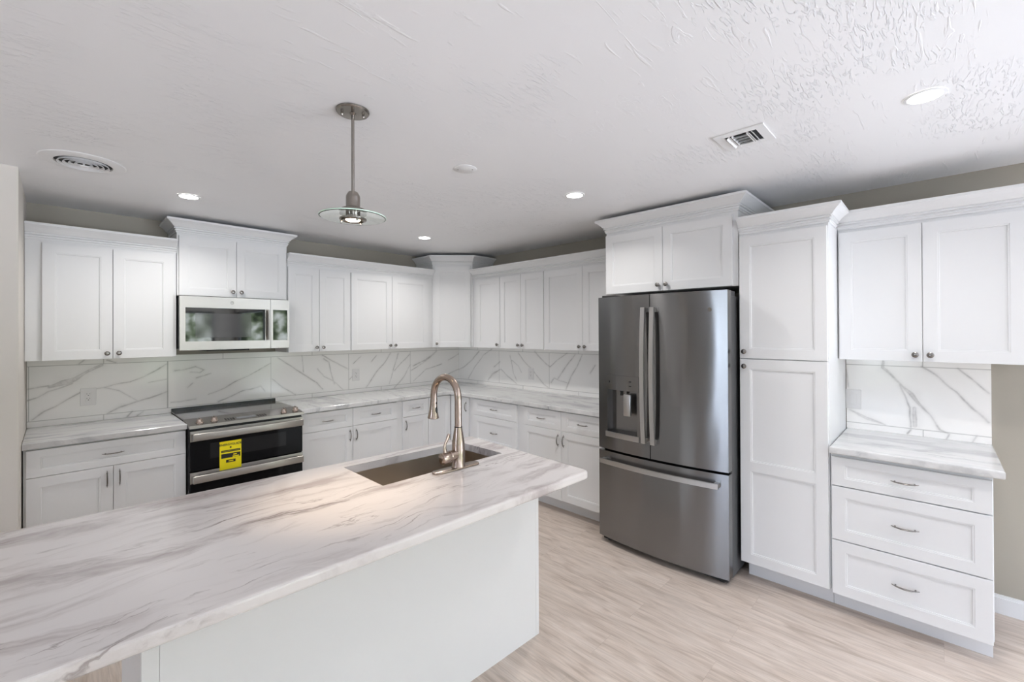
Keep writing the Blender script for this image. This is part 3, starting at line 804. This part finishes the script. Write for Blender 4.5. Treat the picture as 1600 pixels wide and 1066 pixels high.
def backsplash(name, a0, a1, z0, z1, veins, place, joints, seed, label, seams=(.9545, 1.326), step=.004):
    nx, nz = int(round((a1 - a0) / step)) + 1, int(round((z1 - z0) / step)) + 1
    A_, Z_ = np.meshgrid(np.linspace(a0, a1, nx), np.linspace(z0, z1, nz)); p = np.stack([A_.ravel(), Z_.ravel()], 1)
    wob = np.stack([vein_noise(p, seed), vein_noise(p, seed + 1)], 1) * .0045
    q = p + wob; n1 = vein_noise(p * 2.3, seed + 5)
    vein = np.zeros(len(p))
    for pts in veins:
        for (x0, y0, w0), (x1, y1, w1) in zip(pts, pts[1:]):
            d = np.array([x1 - x0, y1 - y0]); L2 = (d ** 2).sum()
            t = np.clip(((q - (x0, y0)) @ d) / L2, 0, 1)
            dist = np.hypot(q[:, 0] - x0 - t * d[0], q[:, 1] - y0 - t * d[1])
            w = (w0 + (w1 - w0) * t) / 1000 * (1 + .25 * n1)
            core = np.where(w > .010, np.exp(-(dist / (w * .60)) ** 4), np.exp(-(dist / (w * .66 + .0013)) ** 2)); s = np.where(w > .010, .52, .80) * (.82 + .3 * n1)
            edge = np.where(w > .010, .35 * np.exp(-((dist - w * .5) / .003) ** 2), 0)
            vein = np.maximum(vein, np.clip(core * s + edge, 0, 1)); vein = np.maximum(vein, .16 * np.exp(-(dist / (w * 1.6 + .004)) ** 2))
    grout = np.zeros(len(p)); gw = .0024
    for s in seams: grout = np.maximum(grout, np.abs(p[:, 1] - s) < gw)
    for j in joints: grout = np.maximum(grout, (np.abs(p[:, 0] - j) < gw) & (p[:, 1] > seams[0]) & (p[:, 1] < seams[1]))
    for j in [(u + v) / 2 for u, v in zip(joints, joints[1:])]: grout = np.maximum(grout, (np.abs(p[:, 0] - j) < gw) & ((p[:, 1] < seams[0]) | (p[:, 1] > seams[1])))
    vs = [place(x, z, 0) for x, z in p]
    fs = [(j * nx + i, j * nx + i + 1, (j + 1) * nx + i + 1, (j + 1) * nx + i) for j in range(nz - 1) for i in range(nx - 1)]
    # give the sheet its tile thickness: a back outline and edge faces
    per = [i for i in range(nx)] + [j * nx + nx - 1 for j in range(1, nz)] + [(nz - 1) * nx + i for i in range(nx - 2, -1, -1)] + [j * nx for j in range(nz - 2, 0, -1)]
    base = len(vs); vs += [place(p[i][0], p[i][1], 1) for i in per]; m = len(per)
    fs += [(per[k], base + k, base + (k + 1) % m, per[(k + 1) % m]) for k in range(m)]; fs.append(tuple(base + k for k in range(m)))
    me = bpy.data.meshes.new(name); me.from_pydata(vs, [], fs)
    ca = me.color_attributes.new('vein', 'FLOAT_COLOR', 'POINT')
    col = np.zeros((len(vs), 4), dtype=np.float32); col[:, 3] = 1; col[:len(p), 0] = vein; col[:len(p), 1] = grout
    col[:len(p), 1] *= .75
    ca.data.foreach_set('color', col.ravel())
    me.materials.append(TILE)
    o = bpy.data.objects.new(name, me); COL.objects.link(o)
    return tag(o, label, 'backsplash', 'marble backsplashes')
TT = .010
backsplash('backsplash', -3.726, -.0105, .9145, UZ0 - .001, VEINS_LEFT, lambda x, z, k: (x, -TT if not k else -.0005, z), [-3.718, -2.972, -2.219, -1.474, -.732, .01], 3,
           'veined marble tile backsplash on the long wall behind the range')
backsplash('backsplash', 0., 2.560, .9145, UZ0 - .001, VEINS_RIGHT, lambda x, z, k: (-TT if not k else -.0005, -x, z), [0.0, .749, 1.495, 2.24], 11,
           'veined marble tile backsplash on the side wall between corner and refrigerator')
backsplash('backsplash', 3.986, 4.626, .9145, UZ0 - .001, VEINS_NOOK, lambda x, z, k: (-TT if not k else -.0005, -x, z), [3.80, 4.90], 21,
           'veined marble tile backsplash in the nook right of the pantry')
# ------------------------------------------------------------------ outlets and switch
def outlet(wall, a, z, label, duplex=True, w=.079, h=.124):
    if wall == 'back': r = thing('wall_outlet' if duplex else 'light_switch', label, 'outlet' if duplex else 'light switch', (a, -TT, z), 0)
    else: r = thing('wall_outlet' if duplex else 'light_switch', label, 'outlet' if duplex else 'light switch', (-TT, a, z), RS)
    if duplex: r['group'] = 'wall outlets'
    bx('cover_plate', PLASTIC, r, -w / 2, w / 2, -.006, -.0002, -h / 2, h / 2, .0025, 2)
    bx('decorator_insert' if duplex else 'rocker', PLASTIC, r, -.0168, .0168, -.0085, -.0062, -.0335, .0335, .001)
    b = bmesh.new()
    if duplex:
        for s in (-1, 1):
            c = s * .0165
            box(b, -.0085, -.0062, -.0089, -.0086, c + .001, c + .009); box(b, .0062, .0085, -.0089, -.0086, c + .001, c + .008)
            box(b, -.0025, .0025, -.0089, -.0086, c - .009, c - .004)
        obj('slots', b, SLOT, r)
    for s in (-1, 1):
        b = bmesh.new(); lathe(b, [(.003, 0), (.003, .0008)], 10, Matrix.Translation((0, -.0061, s * h * .39)) @ Matrix.Rotation(PI / 2, 4, 'X'))
        obj('screw', b, CEILW, r)
outlet('back', -3.427, 1.094, 'white duplex outlet on the backsplash left of the range', w=.085)
outlet('back', -1.396, 1.103, 'white duplex outlet on the backsplash between range and corner')
outlet('side', -1.244, 1.092, 'white duplex outlet on the side wall backsplash left of the refrigerator')
outlet('side', -4.022, 1.105, 'white rocker light switch on the nook backsplash right of the pantry', False)

# ------------------------------------------------------------------ range
rg = thing('range', 'slide-in stainless and black glass double oven range with yellow energy sticker', 'range', (-2.947, -.690, 0))
W = .757
bx('body', BLACK, rg, 0, W, .030, .675, .02, .9, .002)
for x in (.03, W - .03):
    for y in (.06, .62):
        b = bmesh.new(); lathe(b, [(.018, 0), (.018, .006), (.010, .008), (.010, .0195)], 14, Matrix.Translation((x, y, 0))); obj('levelling_foot', b, DARK, rg, 40)
b = bmesh.new(); box(b, -.003, W + .003, .19, .655, .914, .9235, .001); obj('cooktop', b, TOPM, rg)
b = bmesh.new()
pr = [(-.012, .885), (-.012, .899), (.19, .925), (.19, .901), (.03, .885)]
A_ = [b.verts.new((-.003, y, z)) for y, z in pr]; B_ = [b.verts.new((W + .003, y, z)) for y, z in pr]
for k in range(5): b.faces.new((A_[k], A_[(k + 1) % 5], B_[(k + 1) % 5], B_[k]))
b.faces.new(A_); b.faces.new(B_)
obj('control_panel', b, TOPM, rg)
bx('front_trim', STEELL, rg, -.004, W + .004, -.016, -.0125, .884, .905, .0008)
SL = math.atan2(.026, .202)
def on_panel(x, s): return Vector((x, -.012 + s * math.cos(SL), .899 + s * math.sin(SL)))
for x, s in ((.070, .075), (.160, .080), (.633, .075), (.724, .085)):
    m = Matrix.Translation(on_panel(x, s)) @ Matrix.Rotation(SL, 4, 'X')
    b = bmesh.new(); lathe(b, [(.024, .0006), (.024, .003), (.0215, .006), (.0195, .008), (.0175, .024), (.016, .028), (.006, .029)], 26, m)
    k = obj('knob', b, NICKEL, rg, 40)
    b = bmesh.new(); box(b, -.003, .003, -.017, .017, .0292, .036, .001)
    for v in b.verts: v.co = m @ v.co
    obj('grip', b, NICKEL, k)
m = Matrix.Translation(on_panel(0, 0)) @ Matrix.Rotation(SL, 4, 'X')
b = bmesh.new(); box(b, .300, .430, .055, .100, .0004, .0014)
for v in b.verts: v.co = m @ v.co
obj('display', b, LCD, rg)
for x0 in (.225, .440):
    b = bmesh.new()
    for i in range(4):
        for j in range(3): box(b, x0 + i * .017, x0 + i * .017 + .011, .052 + j * .019, .064 + j * .019, .0004, .0009)
    for v in b.verts: v.co = m @ v.co
    obj('touch_keypad', b, DARK, rg)
bx('backguard', BLACK, rg, -.004, W + .004, .656, .677, .9, .947, .002)
def oven_door(z0, z1, s0, s1, h0, h1, win=None):
    d = bx('oven_door', OVENG, rg, .003, W - .003, .0, .0295, z0, z1, .003, 2)
    bx('trim_band', STEELL, d, .003, W - .003, -.0025, -.0003, s0, s1, .0006)
    b = bmesh.new(); box(b, .012, W - .012, -.052, -.036, h0, h1, .005, 3)
    for x in (.012, W - .052): box(b, x, x + .04, -.0362, -.0022, h0 + .004, h1 - .004, .003, 2)
    obj('handle', b, STEELL, d, 40)
    if win:
        b = bmesh.new(); x0, x1, w0, w1 = win
        box(b, x0, x1, -.0012, -.0002, w0, w1); box(b, x0 + .012, x1 - .012, -.0022, -.0012, w0 + .010, w1 - .010)
        obj('window', b, OVENW, d)
    return d
oven_door(.583, .868, .792, .864, .802, .852, (.12, .628, .655, .765))
oven_door(.115, .578, .500, .576, .508, .560)
lb = bx('energy_label', YELLOW, rg, .176, .314, -.0062, -.0055, .557, .762, 0)
tag(lb, 'yellow energy rating sticker with black bands'); lb.rotation_euler = (math.radians(0), 0, 0)
text_mesh('label_text', 'ENERGYGUIDE', .0215, INK, lb, (.245, -.0066, .736), (PI / 2, 0, 0), True)
b = bmesh.new(); box(b, .186, .307, -.0066, -.0063, .682, .697); box(b, .186, .307, -.0066, -.0063, .640, .672)
box(b, .216, .276, -.0066, -.0063, .606, .626)
obj('label_bands', b, INK, lb)
b = bmesh.new(); box(b, .262, .284, -.0069, -.0067, .656, .664); box(b, .257, .298, -.0069, -.0067, .641, .650); box(b, .232, .262, -.0069, -.0067, .613, .619)
box(b, .190, .303, -.0069, -.0067, .6885, .690)
obj('label_highlights', b, YELLOW, lb)
b = bmesh.new(); vs = bmesh.ops.create_circle(b, segments=14, radius=.006, cap_ends=True)['verts']
for v in vs: v.co = Vector((.245 + v.co.x, -.0066, .715 + v.co.y))
obj('label_emblem', b, INK, lb)
bx('kick_plate', BLACK, rg, .01, W - .01, .05, .06, .02, .112)

# ------------------------------------------------------------------ round monogram badge
def badge(parent, x, y, z, r, mat):
    b = bmesh.new(); lathe(b, [(r, 0), (r, .0012), (r * .90, .0016), (r * .86, .0008)], 30, Matrix.Translation((x, y, z)) @ Matrix.Rotation(PI / 2, 4, 'X'))
    o = obj('badge', b, mat, parent, 40)
    text_mesh('badge_monogram', 'GE', r * 1.0, mat, o, (x, y - .0014, z), (PI / 2, 0, 0), False, .0004)

# ------------------------------------------------------------------ microwave
mw = thing('microwave', 'stainless over-the-range microwave with dark glass door under the raised cabinet', 'microwave', (-2.957, -.412, 0))
bx('body', CASE, mw, .006, .756, .032, .400, 1.428, 1.829, .002)
b = bmesh.new()
DX, MZ0, MZ1 = .612, 1.421, 1.826
def framed(b, x0, x1, z0, z1, a0, a1, c0, c1, y0, y1):
    """board with a rectangular opening"""
    xs = [x0, a0, a1, x1]; zs = [z0, c0, c1, z1]
    for j in range(3):
        for i in range(3):
            if i == 1 and j == 1: continue
            q = [b.verts.new((x, y0, z)) for x, z in ((xs[i], zs[j]), (xs[i + 1], zs[j]), (xs[i + 1], zs[j + 1]), (xs[i], zs[j + 1]))]
            b.faces.new(q)
    bmesh.ops.remove_doubles(b, verts=b.verts, dist=1e-6)
    r = bmesh.ops.extrude_face_region(b, geom=list(b.faces))
    for v in [g for g in r['geom'] if isinstance(g, bmesh.types.BMVert)]: v.co.y = y1
framed(b, .0, DX, MZ0, MZ1, .034, .572, 1.487, 1.741, 0, .031)
md = obj('door', b, STEELL, mw)
bx('window', BLACKG, md, .0335, .5725, .002, .02, 1.4865, 1.7415, 0)
bx('inner_screen', GREYG, md, .095, .470, .0012, .0019, 1.515, 1.700, 0)
b = bmesh.new(); tube(b, [(.590, -.012, 1.492), (.590, -.024, 1.53), (.590, -.028, 1.614), (.590, -.024, 1.70), (.590, -.012, 1.736)], .0145, 14, .55, (1, 0, 0))
for z in (1.497, 1.731): box(b, .580, .600, -.012, -.0005, z - .008, z + .008, .001)
obj('handle', b, STEELL, md, 50)
badge(md, .335, -.0003, 1.786, .012, KNOBM)
b = bmesh.new(); framed(b, DX + .003, .760, MZ0, MZ1, .632, .745, 1.487, 1.741, 0, .031)
cp = obj('control_panel', b, STEELL, mw)
bx('control_glass', BLACKG, cp, .6315, .7455, .002, .02, 1.4865, 1.7415, 0)
b = bmesh.new(); box(b, .17, .46, .02, .36, 1.409, 1.4205); obj('vent_grille', b, DARK, mw)
bx('task_light', GREYG, mw, .60, .70, .06, .16, 1.4165, 1.4275, .001)

# ------------------------------------------------------------------ refrigerator
fr = thing('refrigerator', 'stainless french door refrigerator with ice dispenser and bottom freezer', 'refrigerator', (-.778, -2.597, 0), RS)
FW = .912
def bulge(x, y0=0., d=.040): t = 2 * x / FW - 1; return y0 - d * (1 - t * t)
bx('case', CASE, fr, .006, FW - .006, .075, .76, .03, 1.765, .003)
bx('base_grille', DARK, fr, .02, FW - .02, .03, .075, .012, .06)
for x in (.06, FW - .06):
    b = bmesh.new(); lathe(b, [(.02, 0), (.02, .012)], 14, Matrix.Translation((x, .06, 0))); obj('foot', b, DARK, fr)
bx('hinge_cover', DARK, fr, .02, .13, .02, .10, 1.7985, 1.812, .002)
bx('hinge_cover', CASE, fr, FW - .13, FW - .01, .064, .16, 1.766, 1.796, .002)
def bowed(name, x0, x1, z0, z1, hole=None, back=.062):
    n = 14; xs = [x0 + (x1 - x0) * k / n for k in range(n + 1)]
    if hole: xs = sorted([x for x in xs if min(abs(x - hole[0]), abs(x - hole[1])) > .012] + [hole[0], hole[1]])
    zs = [z0, z1] if not hole else [z0, hole[2], hole[3], z1]
    b = bmesh.new(); gf = [[b.verts.new((x, bulge(x), z)) for x in xs] for z in zs]; gb = [[b.verts.new((x, back, z)) for x in xs] for z in zs]
    for j in range(len(zs) - 1):
        for i in range(len(xs) - 1):
            if hole and zs[j] >= hole[2] - 1e-6 and zs[j + 1] <= hole[3] + 1e-6 and xs[i] >= hole[0] - 1e-6 and xs[i + 1] <= hole[1] + 1e-6: continue
            b.faces.new((gf[j][i], gf[j][i + 1], gf[j + 1][i + 1], gf[j + 1][i]))
            b.faces.new((gb[j][i + 1], gb[j][i], gb[j + 1][i], gb[j + 1][i + 1]))
    for i in range(len(xs) - 1):
        b.faces.new((gf[0][i + 1], gf[0][i], gb[0][i], gb[0][i + 1])); b.faces.new((gf[-1][i], gf[-1][i + 1], gb[-1][i + 1], gb[-1][i]))
    for j in range(len(zs) - 1):
        b.faces.new((gf[j][0], gf[j + 1][0], gb[j + 1][0], gb[j][0])); b.faces.new((gf[j + 1][-1], gf[j][-1], gb[j][-1], gb[j + 1][-1]))
    o = obj(name, b, STEEL, fr, 30, recalc=not hole)
    if hole:
        pass
    return o
mid = .4285
dl = bowed('left_door', .002, mid - .003, .692, 1.797, (.082, .330, .822, 1.128))
dr = bowed('right_door', mid + .003, FW - .002, .692, 1.797)
fz = bowed('freezer_drawer', .002, FW - .002, .045, .676)
bx('door_gasket', DARK, fr, .012, FW - .012, .058, .074, .05, 1.79, 0)
# dispenser
b = bmesh.new()
def ycv(x): return bulge(x)
X0, X1, ZA, ZB, YB = .082, .330, .822, 1.128, .050
f = [b.verts.new((x, ycv(x) + .001, z)) for x, z in ((X0, ZA), (X1, ZA), (X1, ZB), (X0, ZB))]
g = [b.verts.new((x, YB, z)) for x, z in ((X0 + .006, ZA + .01), (X1 - .006, ZA + .01), (X1 - .006, ZB - .004), (X0 + .006, ZB - .004))]
for k in range(4): b.faces.new((f[k], g[k], g[(k + 1) % 4], f[(k + 1) % 4]))
b.faces.new(g[::-1])
obj('dispenser_recess', b, STEEL, dl)
def plate_on(name, x0, x1, z0, z1, out, th, mat, parent):
    b = bmesh.new(); n = 6; xs = [x0 + (x1 - x0) * k / n for k in range(n + 1)]
    prism(b, [(x, bulge(x) - out) for x in xs] + [(x, bulge(x) - out + th) for x in reversed(xs)], z0, z1, .0006, 1)
    return obj(name, b, mat, parent)
plate_on('dispenser_panel', .070, .346, 1.128, 1.232, .004, .008, STEEL, dl)
plate_on('drip_tray', .070, .346, .786, .822, .010, .03, HANDLE, dl)
b = bmesh.new(); box(b, .205, .262, -.004, .012, .945, 1.100, .006, 2); obj('dispenser_paddle', b, HANDLE, dl, 40)
b = bmesh.new(); lathe(b, [(.012, 1.090), (.010, 1.112), (.016, 1.124)], 16, Matrix.Translation((.190, .005, 0))); obj('nozzle', b, DARK, dl, 40)
b = bmesh.new()
for x, z, s in ((.10, 1.185, .022), (.27, 1.195, .014), (.27, 1.165, .014)): box(b, x, x + s * 1.6, bulge(x) - .0052, bulge(x) - .0045, z - s * .3, z + s * .3)
obj('dispenser_icons', b, DARK, dl)
def bar_handle(parent, xc, lean, z0=.795, z1=1.708):
    b = bmesh.new(); n = 16; w = .015
    st_ = []
    for k in range(n + 1):
        t = k / n; s = 2 * t - 1; z = z0 + (z1 - z0) * t
        yo = bulge(xc) - .042 - .020 * (1 - s * s)
        xx = xc
        st_.append([b.verts.new((xx - w, yo, z)), b.verts.new((xx + w, yo, z)), b.verts.new((xx + w, yo + .013, z)), b.verts.new((xx - w, yo + .013, z))])
    for p, q in zip(st_, st_[1:]):
        for k in range(4): b.faces.new((p[k], p[(k + 1) % 4], q[(k + 1) % 4], q[k]))
    b.faces.new(st_[0][::-1]); b.faces.new(st_[-1])
    for z in (z0 + .002, z1 - .032): box(b, xc - w * .9, xc + w * .9, bulge(xc) - .030, bulge(xc) - .001, z, z + .030, .002)
    return obj('handle', b, HANDLE, parent, 40)
bar_handle(dl, mid - .032, 0); bar_handle(dr, mid + .034, 0)
b = bmesh.new(); n = 20; st_ = []
for k in range(n + 1):
    x = .045 + (.868 - .045) * k / n; yo = bulge(x) - .052; zc_ = .612
    st_.append([b.verts.new((x, yo, zc_ - .016)), b.verts.new((x, yo, zc_ + .016)), b.verts.new((x, yo + .014, zc_ + .016)), b.verts.new((x, yo + .014, zc_ - .016))])
for p, q in zip(st_, st_[1:]):
    for k in range(4): b.faces.new((p[k], p[(k + 1) % 4], q[(k + 1) % 4], q[k]))
b.faces.new(st_[0][::-1]); b.faces.new(st_[-1])
for x in (.047, .836): box(b, x, x + .03, bulge(x + .015) - .040, bulge(x + .015) - .0, .598, .626, .002)
obj('handle', b, HANDLE, fz, 40)
badge(dr, FW - .102, bulge(FW - .102) - .0003, 1.680, .014, KNOBM)

# ------------------------------------------------------------------ pendant lamp over the island
pn = thing('pendant_lamp', 'brushed nickel stem pendant lamp with a clear glass disc shade over the island', 'pendant lamp', (-2.761, -2.736, H))
b = bmesh.new(); lathe(b, [(.064, -.0005), (.064, -.006), (.060, -.011), (.015, -.013), (.008, -.02)], 36); cnp = obj('canopy', b, LAMPN, pn, 30)
for s in (-1, 1):
    b = bmesh.new(); lathe(b, [(.004, -.011), (.006, -.016), (.006, -.022), (.003, -.026)], 12, Matrix.Translation((s * .036, -s * .018, 0))); obj('canopy_screw', b, LAMPN, cnp, 40)
b = bmesh.new(); lathe(b, [(.0062, -.02), (.0062, -.335)], 16); obj('stem', b, LAMPN, pn, 40)
b = bmesh.new(); lathe(b, [(.008, -.325), (.018, -.328), (.026, -.342), (.027, -.350), (.027, -.385), (.029, -.390), (.046, -.396), (.052, -.405), (.052, -.411)], 32); obj('socket_cup', b, LAMPN, pn, 35)
b = bmesh.new(); lathe(b, [(.028, -.4125), (.124, -.4235), (.1265, -.4255), (.1265, -.4290), (.124, -.4310), (.028, -.4200)], 56, None, False, False)
rr_ = b.verts[:]; b.verts.ensure_lookup_table(); seg = 56
for k in range(seg): b.faces.new((b.verts[k], b.verts[(k + 1) % seg], b.verts[5 * seg + (k + 1) % seg], b.verts[5 * seg + k]))
gs = obj('glass_shade', b, GLASS, pn, 30)
b = bmesh.new(); lathe(b, [(.1268, -.4252), (.1282, -.4256), (.1284, -.4272), (.1282, -.4290), (.1268, -.4294)], 64, None, False, False)
b.verts.ensure_lookup_table()
for k in range(64): b.faces.new((b.verts[k], b.verts[(k + 1) % 64], b.verts[4 * 64 + (k + 1) % 64], b.verts[4 * 64 + k]))
obj('rim_glow', b, RIM, gs, 60)  # added ring, its colour imitates the lit edge of the glass
b = bmesh.new(); lathe(b, [(.027, -.411), (.027, -.432), (.052, -.434), (.052, -.440), (.042, -.444), (.030, -.438)], 32, None, True, False); obj('retaining_ring', b, LAMPN, pn, 35)
for a in range(3):
    b = bmesh.new(); lathe(b, [(.003, -.440), (.005, -.446), (.003, -.451)], 10, Matrix.Translation((.046 * math.cos(a * 2.1 + .4), .046 * math.sin(a * 2.1 + .4), 0))); obj('thumb_screw', b, LAMPN, pn, 40)
b = bmesh.new(); lathe(b, [(.028, -.4385), (.024, -.442), (.010, -.444)], 24); obj('bulb', b, HALO, pn, 60)
ld = bpy.data.lights.new('pendant_bulb_light', 'SPOT'); ld.energy = 22; ld.color = (1, .74, .48); ld.spot_size = math.radians(50); ld.spot_blend = 1.0; ld.shadow_soft_size = .025
lo = bpy.data.objects.new('pendant_bulb_light', ld); lo.location = (-2.761, -2.736, H - .452); COL.objects.link(lo)

# ------------------------------------------------------------------ recessed lights
CANS = [(-2.989, -.921, 'recessed round ceiling light above the range end of the left counter'),
        (-1.179, -.946, 'recessed round ceiling light nearest the kitchen corner'),
        (-1.236, -2.719, 'recessed round ceiling light in front of the refrigerator'),
        (-1.290, -4.387, 'recessed round ceiling light nearest the camera, beyond the square vent')]
c0 = None
for x, y, lab in CANS:
    if c0 is None:
        r = thing('recessed_ceiling_light', lab, 'ceiling light', (x, y, H), 0, 'recessed ceiling lights'); c0 = r
        b = bmesh.new(); lathe(b, [(.064, -.0003), (.063, -.003), (.052, -.005), (.050, -.003)], 40, None, False, False); t_ = obj('trim_ring', b, CEILW, r, 40)
        b = bmesh.new(); lathe(b, [(.0505, -.0008), (.0505, -.0032)], 40); q_ = obj('lens', b, LENS, r, 40)
    else:
        r = c0.copy(); COL.objects.link(r); r.location = (x, y, H); r['label'] = lab
        for ch in (t_, q_):
            c = ch.copy(); COL.objects.link(c); c.parent = r
    ld = bpy.data.lights.new('downlight', 'AREA'); ld.shape = 'DISK'; ld.size = .09; ld.energy = 4.6; ld.color = (1, .97, .94); ld.spread = math.radians(140)
    lo = bpy.data.objects.new('downlight', ld); lo.location = (x, y, H - .006); COL.objects.link(lo)

# ceiling cover plate
cv = thing('ceiling_cover_plate', 'flat round white blank cover plate on the ceiling right of the pendant', 'cover plate', (-2.037, -2.569, H))
b = bmesh.new(); lathe(b, [(.063, -.0003), (.063, -.002), (.060, -.004)], 40); obj('disc', b, CEILW, cv, 40)
for s in (-1, 1):
    b = bmesh.new(); lathe(b, [(.003, -.0041), (.003, -.0055)], 10, Matrix.Translation((s * .028, -s * .028, 0))); obj('screw', b, SLOT, cv)

# round supply vent
rv = thing('round_ceiling_vent', 'round white ceiling vent with concentric louvers near the left wall', 'ceiling vent', (-3.488, -1.235, H), 0, 'ceiling vents')
b = bmesh.new(); lathe(b, [(.168, -.0003), (.165, -.004), (.120, -.012), (.112, -.010), (.112, -.0005)], 56, None, False, False); obj('flange', b, CEILW, rv, 40)
b = bmesh.new(); lathe(b, [(.112, -.0004), (.112, -.001)], 48); obj('duct_opening', b, DARK, rv)
for rad in (.098, .077, .056, .034):
    b = bmesh.new(); lathe(b, [(rad - .005, -.007), (rad, -.016), (rad + .003, -.016), (rad - .002, -.006)], 48, None, False, False)
    b.verts.ensure_lookup_table()
    for k in range(48): b.faces.new((b.verts[k], b.verts[(k + 1) % 48], b.verts[3 * 48 + (k + 1) % 48], b.verts[3 * 48 + k]))
    obj('louver_ring', b, CEILW, rv, 50)
b = bmesh.new(); lathe(b, [(.004, -.002), (.004, -.018), (.018, -.020), (.016, -.024)], 24); obj('centre_cap', b, CEILW, rv, 40)

# square register
sv = thing('square_ceiling_vent', 'square white ceiling register with slats pointing several ways', 'ceiling vent', (-1.387, -3.782, H), 0, 'ceiling vents')
S = .104
b = bmesh.new()
for x0, x1, y0, y1 in ((-S, S, -S, -.066), (-S, S, .066, S), (-S, -.066, -.066, .066), (.066, S, -.066, .066)): box(b, x0, x1, y0, y1, -.006, -.0003, .0008)
obj('frame', b, CEILW, sv)
bx('duct_opening', DARK, sv, -.067, .067, -.067, .067, -.001, -.0003, 0)
def slat(cx_, cy_, L_, along, tilt, wd=.017):
    b = bmesh.new(); box(b, -L_ / 2, L_ / 2, -wd / 2, wd / 2, -.0006, .0006)
    o = obj('slat', b, CEILW, sv); o.location = (cx_, cy_, -.010)
    o.rotation_euler = (tilt, 0, 0) if along == 'x' else (tilt, 0, PI / 2)
    return o
for k in range(4): slat(-.045 + k * .030, 0, .062, 'y', -.95, .013)
for y0, t in ((.050, -.8), (-.050, .8), (-.036, .8)): slat(0, y0, .130, 'x', t)
bx('divider', CEILW, sv, -.066, .066, .031, .035, -.014, -.001); bx('divider', CEILW, sv, -.066, .066, -.031, -.027, -.014, -.001)
